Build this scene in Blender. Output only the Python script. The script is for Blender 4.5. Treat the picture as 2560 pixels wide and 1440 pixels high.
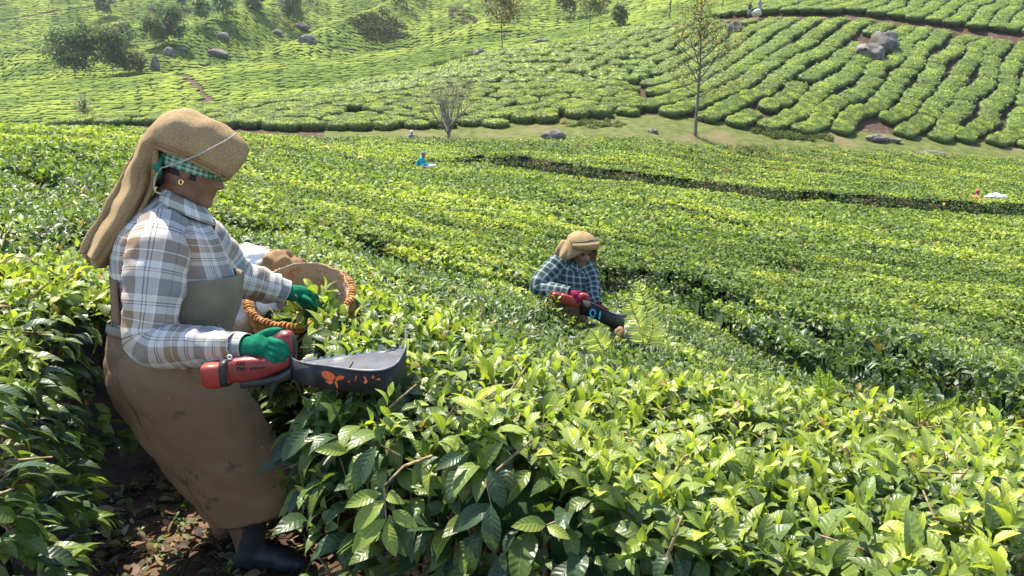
import bpy, bmesh, math, random
import numpy as np
from mathutils import Vector, Matrix, noise as mnoise

for _o in list(bpy.data.objects):
    bpy.data.objects.remove(_o)
SC = bpy.context.scene
COL = SC.collection
random.seed(7)
RNG = np.random.default_rng(11)

# ---------------------------------------------------------------- camera
F_PX, PW_, PH_ = 1934.0, 2560.0, 1440.0
CAM_Z = 1.6
PITCH = math.atan(420.0 / F_PX)
cam = bpy.data.cameras.new('camera')
cam.sensor_width = 36.0
cam.lens = 36.0 * F_PX / PW_
cam.clip_start, cam.clip_end = 0.05, 3000.0
cam_ob = bpy.data.objects.new('camera', cam)
COL.objects.link(cam_ob)
cam_ob.location = (0, 0, CAM_Z)
cam_ob.rotation_euler = (math.pi / 2 - PITCH, 0, 0)
SC.camera = cam_ob

# ---------------------------------------------------------------- daylight
SUN_ELEV, SUN_AZ = math.radians(63.0), math.radians(-38.0)     # azimuth measured from +Y towards +X
world = bpy.data.worlds.new('World')
SC.world = world
world.use_nodes = True
_wn = world.node_tree.nodes
_sky = _wn.new('ShaderNodeTexSky')
_sky.sky_type = 'NISHITA'
_sky.sun_disc = False
_sky.sun_elevation = SUN_ELEV
_sky.sun_rotation = SUN_AZ
_sky.altitude = 1500.0
_sky.air_density = 1.0
_sky.dust_density = 1.5
_bg = _wn['Background']
world.node_tree.links.new(_sky.outputs[0], _bg.inputs[0])
_bg.inputs[1].default_value = 0.15
sun = bpy.data.lights.new('sun', 'SUN')
sun.energy = 5.0
sun.angle = math.radians(0.5)
sun.color = (1.0, 0.93, 0.80)
sun_ob = bpy.data.objects.new('sun', sun)
COL.objects.link(sun_ob)
_sd = Vector((math.sin(SUN_AZ) * math.cos(SUN_ELEV), math.cos(SUN_AZ) * math.cos(SUN_ELEV), math.sin(SUN_ELEV)))
sun_ob.rotation_euler = (-_sd).to_track_quat('-Z', 'Y').to_euler()
sun_ob.location = _sd * 50
SC.view_settings.view_transform = 'Standard'
SC.view_settings.look = 'None'
SC.view_settings.exposure = 1.55
SC.view_settings.gamma = 1.0
SC.view_settings.use_curve_mapping = False
SC.render.engine = 'CYCLES'
SC.cycles.use_denoising = True
SC.cycles.max_bounces = 8
SC.cycles.diffuse_bounces = 3
SC.cycles.glossy_bounces = 2
SC.cycles.transmission_bounces = 4
SC.cycles.transparent_max_bounces = 6
SC.cycles.sample_clamp_indirect = 6.0


# ---------------------------------------------------------------- small helpers
def slope_of(v):
    return np.tan(np.arctan((720.0 - np.asarray(v, float)) / F_PX) - PITCH)


def ray(u, v):
    a, b = (u - 1280.0) / F_PX, (720.0 - v) / F_PX
    return Vector((a, math.cos(PITCH) + b * math.sin(PITCH), b * math.cos(PITCH) - math.sin(PITCH)))


def at(u, v, Y):
    """the point of the vertical plane y = Y that lies in direction (u, v) of the view"""
    d = ray(u, v)
    k = Y / d.y
    return Vector((d.x * k, Y, CAM_Z + d.z * k))


def project(P):
    P = np.asarray(P, float)
    x, y, z = P[..., 0], P[..., 1], P[..., 2] - CAM_Z
    dep = y * math.cos(PITCH) - z * math.sin(PITCH)
    return 1280 + F_PX * x / dep, 720 - F_PX * (z * math.cos(PITCH) + y * math.sin(PITCH)) / dep


def tag(o, label=None, cat=None, group=None, kind=None):
    if label: o['label'] = label
    if cat: o['category'] = cat
    if group: o['group'] = group
    if kind: o['kind'] = kind
    return o


def empty(name, loc=(0, 0, 0), rz=0.0):
    o = bpy.data.objects.new(name, None)
    COL.objects.link(o)
    o.location = loc
    o.rotation_euler = (0, 0, rz)
    return o


def link(name, me, parent=None, mat=None):
    o = bpy.data.objects.new(name, me)
    COL.objects.link(o)
    if mat is not None and len(me.materials) == 0:
        me.materials.append(mat)
    if parent is not None:
        o.parent = parent
        bpy.context.view_layer.update() if False else None
        o.matrix_parent_inverse = Matrix.Translation(-parent.location) if parent.parent is None and parent.rotation_euler.z == 0 else Matrix.Identity(4)
    return o


def np_mesh(name, V, faces, mat=None, col=None, uv=None, smooth=True):
    """faces: list of int arrays (M,3) and/or (M,4). col: per-vertex rgb. uv: per-vertex uv."""
    V = np.ascontiguousarray(V, np.float32)
    me = bpy.data.meshes.new(name)
    flat = np.concatenate([f.reshape(-1) for f in faces]).astype(np.int32)
    tot = np.concatenate([np.full(len(f), f.shape[1], np.int32) for f in faces])
    start = np.concatenate([[0], np.cumsum(tot)[:-1]]).astype(np.int32)
    me.vertices.add(len(V)); me.vertices.foreach_set('co', V.reshape(-1))
    me.loops.add(len(flat)); me.loops.foreach_set('vertex_index', flat)
    me.polygons.add(len(tot)); me.polygons.foreach_set('loop_start', start)
    try:
        me.polygons.foreach_set('loop_total', tot)
    except Exception:
        pass
    me.polygons.foreach_set('use_smooth', np.full(len(tot), smooth))
    if col is not None:
        at_ = me.attributes.new('Col', 'FLOAT_COLOR', 'POINT')
        c4 = np.ones((len(V), 4), np.float32); c4[:, :3] = col
        at_.data.foreach_set('color', c4.reshape(-1))
    if uv is not None:
        ul = me.uv_layers.new(name='UVMap')
        ul.data.foreach_set('uv', np.ascontiguousarray(uv[flat], np.float32).reshape(-1))
    me.update(calc_edges=True)
    if mat is not None:
        me.materials.append(mat)
    return me


def grid_faces(nr, nc, wrap=False):
    r = np.arange(nr - 1)[:, None]
    c = np.arange(nc if wrap else nc - 1)[None, :]
    c2 = (c + 1) % nc
    return np.stack([r * nc + c, r * nc + c2, (r + 1) * nc + c2, (r + 1) * nc + c], -1).reshape(-1, 4)


def _hash2(ix, iy, seed):
    h = (ix.astype(np.int64) * 374761393 + iy.astype(np.int64) * 668265263 + seed * 1442695041) & 0x7FFFFFFF
    h = ((h ^ (h >> 13)) * 1274126177) & 0x7FFFFFFF
    return ((h ^ (h >> 16)) & 0xFFFF) / 65535.0


def vnoise(x, y, seed=0):
    x, y = np.asarray(x, float), np.asarray(y, float)
    ix, iy = np.floor(x), np.floor(y)
    fx, fy = x - ix, y - iy
    fx, fy = fx * fx * (3 - 2 * fx), fy * fy * (3 - 2 * fy)
    a, b = _hash2(ix, iy, seed), _hash2(ix + 1, iy, seed)
    c, d = _hash2(ix, iy + 1, seed), _hash2(ix + 1, iy + 1, seed)
    return (a + (b - a) * fx) * (1 - fy) + (c + (d - c) * fx) * fy


def fbm(x, y, seed=0, octs=3):
    s, a, t = 0.0, 1.0, 0.0
    for k in range(octs):
        s = s + a * vnoise(x * 2 ** k + 17.3 * k, y * 2 ** k - 9.1 * k, seed + k)
        t += a
        a *= 0.5
    return s / t


def smooth(a, b, x):
    t = np.clip((np.asarray(x, float) - a) / (b - a), 0, 1)
    return t * t * (3 - 2 * t)


# ---------------------------------------------------------------- materials
def new_mat(name):
    m = bpy.data.materials.new(name)
    m.use_nodes = True
    nt = m.node_tree
    return m, nt, nt.nodes, nt.links, nt.nodes['Principled BSDF'], nt.nodes['Material Output']


def N(nt, kind, **kw):
    n = nt.nodes.new(kind)
    for k, v in kw.items():
        if k.startswith('i_'):
            n.inputs[k[2:].replace('_', ' ')].default_value = v
        else:
            setattr(n, k, v)
    return n


def ramp(nt, stops, interp='LINEAR'):
    r = nt.nodes.new('ShaderNodeValToRGB')
    cr = r.color_ramp
    cr.interpolation = interp
    while len(cr.elements) > 1:
        cr.elements.remove(cr.elements[-1])
    cr.elements[0].position = stops[0][0]
    cr.elements[0].color = tuple(stops[0][1]) + (1,)
    for p, c in stops[1:]:
        e = cr.elements.new(p)
        e.color = tuple(c) + (1,)
    return r


def mixrgb(nt, fac, a, b, mode='MIX'):
    m = nt.nodes.new('ShaderNodeMix')
    m.data_type = 'RGBA'
    m.blend_type = mode
    for sock, val in ((m.inputs[0], fac), (m.inputs[6], a), (m.inputs[7], b)):
        if hasattr(val, 'links'):
            nt.links.new(val, sock)
        elif isinstance(val, (int, float)):
            sock.default_value = val
        else:
            sock.default_value = tuple(val) + (1,)
    return m.outputs[2]


def noise_mat(name, c1, c2, scale=8.0, rough=0.8, bump=0.2, bump_scale=40.0, detail=5.0, spec=0.3, coord='Object', metallic=0.0, c3=None, s3=2.0):
    m, nt, nd, lk, bs, out = new_mat(name)
    tc = N(nt, 'ShaderNodeTexCoord')
    n1 = N(nt, 'ShaderNodeTexNoise', i_Scale=scale, i_Detail=detail)
    lk.new(tc.outputs[coord], n1.inputs['Vector'])
    r = ramp(nt, [(0.35, c1), (0.65, c2)])
    lk.new(n1.outputs['Fac'], r.inputs[0])
    colo = r.outputs[0]
    if c3 is not None:
        n3 = N(nt, 'ShaderNodeTexNoise', i_Scale=s3, i_Detail=6.0)
        lk.new(tc.outputs[coord], n3.inputs['Vector'])
        r3 = ramp(nt, [(0.55, (0, 0, 0)), (0.68, (1, 1, 1))])
        lk.new(n3.outputs['Fac'], r3.inputs[0])
        colo = mixrgb(nt, r3.outputs[0], colo, c3)
    lk.new(colo, bs.inputs['Base Color'])
    bs.inputs['Roughness'].default_value = rough
    bs.inputs['Specular IOR Level'].default_value = spec
    bs.inputs['Metallic'].default_value = metallic
    if bump:
        n2 = N(nt, 'ShaderNodeTexNoise', i_Scale=bump_scale, i_Detail=4.0)
        lk.new(tc.outputs[coord], n2.inputs['Vector'])
        b = N(nt, 'ShaderNodeBump', i_Strength=bump, i_Distance=0.01)
        lk.new(n2.outputs['Fac'], b.inputs['Height'])
        lk.new(b.outputs[0], bs.inputs['Normal'])
    return m


def leaf_mat(name, rough=0.38, trans=0.38, spec=0.5, veins=True, tint=(1.25, 1.35, 0.55)):
    m, nt, nd, lk, bs, out = new_mat(name)
    at_ = N(nt, 'ShaderNodeAttribute', attribute_name='Col')
    colo = at_.outputs['Color']
    if veins:
        uvn = N(nt, 'ShaderNodeUVMap', uv_map='UVMap')
        sx = N(nt, 'ShaderNodeSeparateXYZ')
        lk.new(uvn.outputs[0], sx.inputs[0])
        ab = N(nt, 'ShaderNodeMath', operation='ABSOLUTE')
        lk.new(sx.outputs[0], ab.inputs[0])
        mid = ramp(nt, [(0.0, (1, 1, 1)), (0.09, (0, 0, 0))])
        lk.new(ab.outputs[0], mid.inputs[0])
        colo = mixrgb(nt, mid.outputs[0], colo, mixrgb(nt, 1.0, colo, (1.9, 1.7, 1.5), 'MULTIPLY'))
        # lateral veins: height from sin((t - 0.45|s|) * k)
        ml = N(nt, 'ShaderNodeMath', operation='MULTIPLY_ADD')
        lk.new(ab.outputs[0], ml.inputs[0]); ml.inputs[1].default_value = -0.16; lk.new(sx.outputs[1], ml.inputs[2])
        m2 = N(nt, 'ShaderNodeMath', operation='MULTIPLY'); m2.inputs[1].default_value = 52.0
        lk.new(ml.outputs[0], m2.inputs[0])
        sn = N(nt, 'ShaderNodeMath', operation='SINE'); lk.new(m2.outputs[0], sn.inputs[0])
        bp = N(nt, 'ShaderNodeBump', i_Strength=0.18, i_Distance=0.003)
        lk.new(sn.outputs[0], bp.inputs['Height'])
        lk.new(bp.outputs[0], bs.inputs['Normal'])
    lk.new(colo, bs.inputs['Base Color'])
    bs.inputs['Roughness'].default_value = rough
    bs.inputs['Specular IOR Level'].default_value = spec
    tr = N(nt, 'ShaderNodeBsdfTranslucent')
    lk.new(mixrgb(nt, 1.0, colo, tint, 'MULTIPLY'), tr.inputs[0])
    mx = N(nt, 'ShaderNodeMixShader', i_Fac=trans)
    lk.new(bs.outputs[0], mx.inputs[1]); lk.new(tr.outputs[0], mx.inputs[2])
    lk.new(mx.outputs[0], out.inputs[0])
    return m


M = {}
M['leaf'] = leaf_mat('tea_leaf_near', 0.38, 0.38, 0.36, True)
M['leaf_far'] = leaf_mat('tea_leaf_far', 0.55, 0.36, 0.22, False)
M['canopy'] = leaf_mat('tea_inner_canopy', 0.8, 0.0, 0.1, False)
M['bark'] = noise_mat('grey_bark', (0.10, 0.075, 0.05), (0.24, 0.19, 0.14), 30, 0.9, 0.6, 90)
M['twig'] = noise_mat('tea_twig', (0.12, 0.085, 0.04), (0.30, 0.23, 0.12), 60, 0.85, 0.4, 160)
# ---------------------------------------------------------------- the lie of the land
def zt(v, Y):
    return CAM_Z + float(slope_of(v)) * Y


TEA_H = 0.85


def prof(tops, rest):
    """tops: (Y, canopy z) over tea; rest: (Y, view row) on bare ground -> list of (Y, ground z)"""
    return [(y, z - TEA_H) for y, z in tops] + [(y, zt(v, y)) for y, v in rest]


COLUMNS = [
    (-900, prof([(1.5, .95), (3, 1.0), (6, 1.15), (12, 1.5), (25, 2.2)],
                [(36, 300), (50, 310), (62, 305), (80, 300), (116, 215), (130, 226), (175, 195), (230, 120), (330, -60), (420, -150)])),
    (0, prof([(1.5, .86), (3, .90), (6, 1.0), (12, 1.15), (25, zt(314, 25)), (30, 1.0)],
             [(36, 345), (50, 345), (62, 340), (80, 322), (116, 217), (128, 236), (175, 234), (200, 222), (230, 178), (268, 100), (330, -60), (420, -150)])),
    (320, prof([(1.5, .86), (3, .90), (6, .85), (12, .85), (25, zt(335, 25)), (34, zt(326, 34))],
               [(44, 345), (56, 332), (64, 304), (72, 314), (82, 304), (120, 188), (132, 208), (172, 210), (200, 197), (232, 152), (270, 80), (330, -60), (420, -150)])),
    (640, prof([(1.5, .86), (3, .88), (4.5, .74), (6.5, .52), (10, .3), (16, .15), (25, .2), (40, zt(343, 40)), (45, zt(338, 45))],
               [(52, 352), (58, 338), (70, 264), (79, 276), (88, 262), (126, 160), (140, 180), (180, 184), (210, 167), (245, 122), (285, 50), (330, -50), (420, -150)])),
    (960, prof([(1.5, .86), (2.5, .84), (4.2, .60), (6.4, .25), (10, -.1), (16, -.35), (25, -.45), (40, -.4), (48, zt(352, 48))],
               [(53, 350), (59, 328), (80, 205), (90, 220), (100, 202), (132, 130), (146, 152), (190, 154), (220, 132), (255, 86), (295, 20), (330, -50), (420, -150)])),
    (1280, prof([(1.3, .84), (2.0, .77), (3, .60), (4, .44), (5.2, .27), (6.0, .15), (7, -.02), (10, -.42), (16, -.85), (25, -1.0), (42, -.9), (50, zt(362, 50))],
                [(55, 345), (60, 322), (88, 130), (98, 144), (110, 128), (138, 99), (152, 120), (195, 114), (228, 82), (275, 20), (330, -60), (420, -150)])),
    (1600, prof([(1.3, .82), (2.0, .67), (3, .45), (4.2, .24), (5.5, .02), (6.3, -.14), (10, -.72), (16, -1.15), (25, -1.4), (40, -1.35), (50, zt(366, 50))],
                [(55, 345), (61, 305), (77, 190), (97, 66), (107, 76), (120, 62), (145, 35), (160, 48), (210, 0), (260, -60), (420, -150)])),
    (1920, prof([(1.2, .82), (2, .62), (3, .36), (4.5, .02), (6.5, -.40), (10, -1.0), (16, -1.5), (25, -1.9), (40, -1.9), (50, zt(412, 50)), (56, zt(374, 56))],
                [(58, 362), (64, 328), (95, 42), (98, 40), (104, 12), (110, 2), (122, 8), (135, 0), (155, -35), (420, -150)])),
    (2240, prof([(1.2, .80), (2, .58), (3, .30), (4.5, -.10), (6.5, -.50), (10, -1.1), (16, -1.7), (25, -2.2), (38, -2.3), (50, zt(432, 50)), (59, zt(388, 59))],
                [(61, 380), (67, 342), (95, 62), (98, 58), (110, 0), (125, -60), (170, -110), (420, -160)])),
    (2560, prof([(1.2, .80), (2, .55), (3, .25), (4.5, -.15), (6.5, -.6), (10, -1.2), (16, -1.9), (25, -2.6), (38, -2.75), (50, zt(456, 50)), (62, zt(406, 62))],
                [(64, 398), (70, 374), (94, 98), (97, 92), (112, 0), (130, -80), (170, -150), (420, -200)])),
    (3460, prof([(1.5, .72), (2.5, .3), (3.8, -.1), (6, -.7), (10, -1.6), (16, -2.8), (25, -3.6), (38, -3.9), (50, zt(490, 50)), (62, zt(440, 62))],
                [(66, 430), (72, 400), (98, 120), (101, 115), (118, 20), (135, -60), (170, -150), (420, -220)])),
]
_LY = np.linspace(math.log(1.15), math.log(420.0), 520)
_AZ = np.linspace(-1.2, 1.2, 241)


def _build_grid():
    rows = []
    for u, pr in COLUMNS:
        ys = np.array([p[0] for p in pr]); zs = np.array([p[1] for p in pr])
        z = np.interp(np.exp(_LY), ys, zs)
        k = np.exp(-0.5 * (np.arange(-9, 10) / 3.0) ** 2); k /= k.sum()
        zp = np.concatenate([np.full(9, z[0]), z, z[-1] + (z[-1] - z[-2]) * np.arange(1, 10)])
        rows.append(np.convolve(zp, k, 'valid'))
    rows = np.array(rows)
    caz = np.array([(u - 1280) / F_PX for u, _ in COLUMNS])
    out = np.empty((len(_AZ), len(_LY)))
    # Catmull-Rom like smooth interpolation over azimuth
    m = np.gradient(rows, caz, axis=0)
    for i, a in enumerate(_AZ):
        a = min(max(a, caz[0]), caz[-1])
        j = min(max(np.searchsorted(caz, a) - 1, 0), len(caz) - 2)
        h = caz[j + 1] - caz[j]
        t = (a - caz[j]) / h
        h00, h10 = 2 * t**3 - 3 * t**2 + 1, t**3 - 2 * t**2 + t
        h01, h11 = -2 * t**3 + 3 * t**2, t**3 - t**2
        out[i] = h00 * rows[j] + h10 * h * m[j] + h01 * rows[j + 1] + h11 * h * m[j + 1]
    return out


_ZG = _build_grid()


def seg_dist(x, y, pts):
    """distance to a polyline and the parameter along it (0..1)"""
    best = np.full(np.shape(x), 1e9); par = np.zeros(np.shape(x))
    n = len(pts) - 1
    for i in range(n):
        ax, ay = pts[i][0], pts[i][1]
        dx, dy = pts[i + 1][0] - ax, pts[i + 1][1] - ay
        t = np.clip(((x - ax) * dx + (y - ay) * dy) / (dx * dx + dy * dy), 0, 1)
        d = np.hypot(x - ax - t * dx, y - ay - t * dy)
        w = d < best
        best = np.where(w, d, best); par = np.where(w, (i + t) / n, par)
    return best, par


def uvY(pts):
    return [((u - 1280) / F_PX * Y, Y) for u, Y in pts]


SPURS = [  # far spurs: crest line as (view column, view row, distance), width
    ([(700, 150, 165), (800, 97, 190), (900, 52, 215), (985, 15, 245), (1040, -20, 290)], 11.0),
    ([(350, 184, 165), (450, 118, 190), (560, 60, 218), (700, 12, 255), (780, -20, 300)], 11.0),
    ([(-80, 66, 240), (60, 102, 206), (150, 142, 186), (260, 186, 166)], 13.0),
    ([(1250, 66, 196), (1330, 14, 235), (1420, 5, 275)], 15.0),
    ([(1120, 70, 215), (1180, 20, 260), (1230, -30, 300)], 10.0),
]
SPURS = [([((u - 1280) / F_PX * Y, Y) for u, v, Y in pts], [zt(v, Y) for u, v, Y in pts], w) for pts, w in SPURS]


STEPS = []      # terrace steps beside a path: (polyline, height, reach)


def ground(x, y):
    x, y = np.asarray(x, float), np.asarray(y, float)
    yc = np.clip(y, 1.2, 419.0)
    az = np.clip(x / yc, -1.19, 1.19)
    fi = (az - _AZ[0]) / (_AZ[1] - _AZ[0]); fj = (np.log(yc) - _LY[0]) / (_LY[1] - _LY[0])
    i = np.clip(fi.astype(int), 0, len(_AZ) - 2); j = np.clip(fj.astype(int), 0, len(_LY) - 2)
    a, b = fi - i, fj - j
    z = (_ZG[i, j] * (1 - a) + _ZG[i + 1, j] * a) * (1 - b) + (_ZG[i, j + 1] * (1 - a) + _ZG[i + 1, j + 1] * a) * b
    z = z + np.maximum(y - 419.0, 0) * 0.22
    far = smooth(140, 180, y)
    if np.any(far > 0):
        for pts, zs, w in SPURS:
            d, t = seg_dist(x, y, pts)
            zc = np.interp(t, np.linspace(0, 1, len(zs)), zs)
            z = z + far * np.maximum(zc - z, 0) * np.exp(-(d / w) ** 2)
    z = z + (fbm(x / 14, y / 14, 5) - 0.5) * 1.2 * smooth(60, 140, y) + (fbm(x / 45, y / 45, 9) - 0.5) * 6.0 * smooth(160, 260, y)
    z = z + (fbm(x / 0.5, y / 0.5, 3) - 0.5) * 0.07
    for pts, hh, reach in STEPS:
        d, t = seg_dist(x, y, pts)
        pa = np.array(pts)
        yl = np.interp(x, pa[:, 0], pa[:, 1])
        e = smooth(0, .06, t) * smooth(0, .06, 1 - t)
        z = z + np.where(y > yl, .55, -.45) * hh * np.exp(-d / reach) * e * smooth(0, .5, d + .25)
    return z


def ground1(x, y):
    return float(ground(np.array([x]), np.array([y]))[0])


def on_ground(u, v, lift=0.0, y0=1.0, y1=600.0):
    """the first point of the land met in view direction (u, v)"""
    d = ray(u, v)
    ys = np.exp(np.linspace(math.log(y0), math.log(y1), 2200))
    k = ys / d.y
    zz = CAM_Z + d.z * k
    g = ground(d.x * k, ys) + lift
    w = np.nonzero(zz <= g)[0]
    i = w[0] if len(w) else len(ys) - 1
    return Vector((d.x * k[i], ys[i], g[i] - lift))


# soil sheet under everything
_ty = np.concatenate([np.linspace(-8, 0.9, 14), np.exp(np.linspace(0.0, math.log(620), 230))])
_ta = np.linspace(-1.15, 1.15, 181)
_X = _ta[None, :] * np.maximum(_ty, 4.0)[:, None]
_Y = np.repeat(_ty[:, None], len(_ta), 1)
_Z = ground(_X, _Y)
M['soil'] = noise_mat('red_brown_soil', (0.030, 0.018, 0.013), (0.085, 0.048, 0.032), 7.0, 0.95, 0.7, 30, 8, 0.15, c3=(0.13, 0.075, 0.05), s3=1.3)
tag(link('ground', np_mesh('ground', np.stack([_X, _Y, _Z], -1).reshape(-1, 3), [grid_faces(len(_ty), len(_ta))], M['soil'])), kind='structure')
# ---------------------------------------------------------------- tea leaves
def leaf_template(rows, cross):
    """rows: (t, half width); cross: positions -1..1. Returns T (K,3): t, s*halfwidth, |s| and uv, faces"""
    V, UV = [], []
    nr, nc = len(rows), len(cross)
    for t, w in rows:
        for s in cross:
            V.append((t, s * w, abs(s) * w)); UV.append((s, t))
    Fq = grid_faces(nr, nc)
    return np.array(V), np.array(UV), Fq


LT_HI = leaf_template([(0, .05), (.12, .42), (.3, .88), (.5, 1.0), (.72, .8), (.9, .36), (1.0, .02)], [-1, -.5, 0, .5, 1])
LT_MID = leaf_template([(0, .05), (.25, .8), (.55, .95), (.8, .58), (1.0, .03)], [-1, 0, 1])
LT_MID2 = leaf_template([(0, .05), (.5, 1.0), (1.0, .03)], [-1, 0, 1])
LT_LO = (np.array([(0, 0, 0), (.45, -1, 1), (.45, 1, 1), (1, 0, 0)], float), np.array([(0, 0), (-1, .45), (1, .45), (0, 1)], float), None)


def unit(a):
    return a / np.maximum(np.linalg.norm(a, axis=-1, keepdims=True), 1e-9)


def leaves_geo(L, tpl):
    """L: dict base,dir,nor,len,wid,curl,fold,col -> V, faces, col, uv"""
    T, UV, Fq = tpl
    n, k = len(L['base']), len(T)
    d = unit(L['dir']); nn = unit(L['nor'] - (L['nor'] * d).sum(-1, keepdims=True) * d); s = np.cross(d, nn)
    t = T[:, 0]
    curl = L['curl'][:, None]
    along = (t[None] - 0.18 * curl * t[None] ** 3) * L['len'][:, None]
    up = (-curl * 0.55 * t[None] ** 2 + 0.10 * np.sin(t[None] * 3.1)) * L['len'][:, None] + L['fold'][:, None] * T[None, :, 2] * L['wid'][:, None]
    wob = 1 + 0.0 * t[None]
    side = T[None, :, 1] * L['wid'][:, None] * wob
    V = L['base'][:, None] + along[..., None] * d[:, None] + side[..., None] * s[:, None] + up[..., None] * nn[:, None]
    off = (np.arange(n) * k)[:, None, None]
    if Fq is None:
        F = (np.array([[[0, 1, 2], [1, 3, 2]]]) + off[:, :, :]).reshape(-1, 3)
    else:
        F = (Fq[None] + off).reshape(-1, 4)
    c = np.repeat(L['col'], k, 0)
    tt = np.tile(t, n)
    return V.reshape(-1, 3), F, c, np.tile(UV, (n, 1))


def cat(*Ls):
    return {k: np.concatenate([l[k] for l in Ls]) for k in Ls[0]}


def sub(L, m):
    return {k: v[m] for k, v in L.items()}


C_OLD, C_MIDC, C_YOUNG, C_FLUSH = np.array([.034, .060, .024]), np.array([.115, .160, .034]), np.array([.235, .295, .05]), np.array([.35, .39, .055])


def leaf_colour(y, rng):
    """y 0 (old) .. 1 (flush)"""
    y = np.clip(y, 0, 1)[:, None]
    c = np.where(y < .4, C_OLD + (C_MIDC - C_OLD) * y / .4, np.where(y < .75, C_MIDC + (C_YOUNG - C_MIDC) * (y - .4) / .35, C_YOUNG + (C_FLUSH - C_YOUNG) * (y - .75) / .25))
    c = c * rng.uniform(.75, 1.25, (len(y), 1))
    odd = rng.random(len(y)) < .012
    c[odd] = np.array([.26, .17, .04]) * rng.uniform(.5, 1.0, (odd.sum(), 1))
    return c


def shoots(P, A, n_leaf, size, young, rng, spread=1.0):
    """leafy shoots: P (N,3) tip points, A (N,3) axes -> leaves and stem segments"""
    n = len(P)
    A = unit(A)
    ref = np.where(np.abs(A[:, 2:3]) > .9, np.array([[1., 0, 0]]), np.array([[0, 0, 1.]]))
    e1 = unit(np.cross(A, ref)); e2 = np.cross(A, e1)
    az0 = rng.uniform(0, 6.28, n)
    out = []
    for i in range(n_leaf):
        f = i / max(n_leaf - 1, 1)
        az = az0 + i * 2.399 + rng.normal(0, .25, n)
        el = np.radians(72 - 85 * f ** .8) + rng.normal(0, .24, n)
        rad = np.cos(az)[:, None] * e1 + np.sin(az)[:, None] * e2
        d = np.cos(el)[:, None] * rad + np.sin(el)[:, None] * A
        nn = -np.sin(el)[:, None] * rad + np.cos(el)[:, None] * A
        nn = nn + rng.normal(0, .22, (n, 3))
        ln = size * (.42 + .62 * f ** .7) * rng.uniform(.7, 1.25, n)
        out.append(dict(base=P - A * (size * .16 * i * spread)[:, None] if np.ndim(size) else P - A * (size * .16 * i * spread), dir=d, nor=nn, len=ln,
                        wid=ln * rng.uniform(.185, .265, n), curl=rng.uniform(.0, .75, n) * (.4 + f), fold=rng.uniform(.1, .6, n),
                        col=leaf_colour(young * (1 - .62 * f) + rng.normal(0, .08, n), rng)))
    return cat(*out)


# ---------------------------------------------------------------- where tea grows in the near field
def pix(pts, lift=TEA_H):
    return [tuple(on_ground(u, v, lift)[:2]) for u, v in pts]


PATH_WOMAN = [(-.45, .2), (-.72, 1.2), (-.93, 2.0), (-1.17, 2.6), (-1.30, 2.85)]
GAP_PICKER = pix([(560, 560), (700, 570), (880, 600), (1060, 680), (1230, 706), (1340, 726), (1440, 730), (1510, 705), (1560, 668), (1640, 694), (1760, 752), (1900, 806), (2050, 858), (2200, 928), (2400, 1015), (2620, 1100)])
GAP_LONG = pix([(1210, 398), (1300, 408), (1400, 424), (1500, 439), (1680, 458), (1856, 478), (1935, 490), (2020, 490), (2121, 501), (2328, 518), (2440, 524), (2560, 530), (2720, 538)])
GAP_LEFT = pix([(-80, 400), (60, 425), (200, 470), (330, 480)])
GAP_MID = pix([(1800, 632), (1900, 652), (2060, 690)])
GAP_MID2 = pix([(1690, 520), (1760, 540), (1830, 562)])
STEPS.append((GAP_LONG, .55, 4.0))
STEPS.append((GAP_PICKER[8:], .42, 1.6))
GAPS = [(PATH_WOMAN, .36, 1.0), (GAP_PICKER, .22, 1.0), (GAP_LONG, .50, 1.0), (GAP_LEFT, .22, 1.0), (GAP_MID, .28, .9), (GAP_MID2, .4, .9),
        (pix([(1205, 395), (1180, 405), (1080, 408), (1000, 412)]), .35, .8)]
_bx, _by = [-4, -1.6, -1.15, -.95, -.6, -.3, .1, .6, 1.6, 4], [.9, 1.42, 1.58, 1.75, 1.7, 1.6, 1.45, 1.2, .55, .0]


def far_edge(x, y):
    """view row of the field's far edge as a distance per azimuth"""
    u = 1280 + F_PX * x / np.maximum(y, 1)
    return np.interp(u, [-600, 0, 320, 640, 1000, 1280, 1740, 1920, 2240, 2560, 3400], [29, 30, 36, 46, 50, 51.5, 53, 56.5, 59.5, 62.5, 64])


def ring_of(x, y):
    return np.hypot(x + 4, y - 4) + (fbm(x / 5, y / 5, 21) - .5) * 2.0 + (vnoise(x / 1.1, y / 1.1, 4) - .5) * .25


RING = 1.35


def cover(x, y):
    """0 on paths and gaps .. 1 in the middle of a hedge"""
    x, y = np.asarray(x, float), np.asarray(y, float)
    a = np.ones(np.shape(x))
    soft = np.clip(.10 + y * .004, .1, .3)
    jit = (vnoise(x / .35, y / .35, 31) - .5) * .22
    for pts, w, s in GAPS:
        d, _ = seg_dist(x, y, pts)
        a = np.minimum(a, 1 - s * (1 - smooth(0, 1, (d + jit - w) / (soft * 1.6) + .35)))
    r = ring_of(x, y)
    fr = np.abs(((r - 6.1) / RING) % 1.0 - .5) * RING            # distance to the ring gap is RING/2 - fr
    dg = RING / 2 - fr
    st = (.30 + .70 * smooth(.38, .60, fbm(x / 2.2, y / 2.2, 41, 2))) * smooth(6.0, 7.5, r) * .92
    a = a * (1 - st * (1 - smooth(.05, .36, dg)))
    b = np.interp(x, _bx, _by)
    a = a * smooth(-.02, .24, y - b + jit * .6)
    a = a * smooth(0, .8, far_edge(x, y) - y)
    return a


def canopy(x, y):
    a = cover(x, y)
    lump = (fbm(x / .55, y / .55, 51, 2) - .5) * .16 + (fbm(x / 2.5, y / 2.5, 61, 2) - .5) * .16
    lump = lump + .20 * np.exp(-((np.asarray(x) - .28) / .26) ** 2 - ((np.asarray(y) - 5.82) / .26) ** 2)
    return TEA_H * (1 - (1 - a) ** 2.2) + lump * a, a


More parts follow.
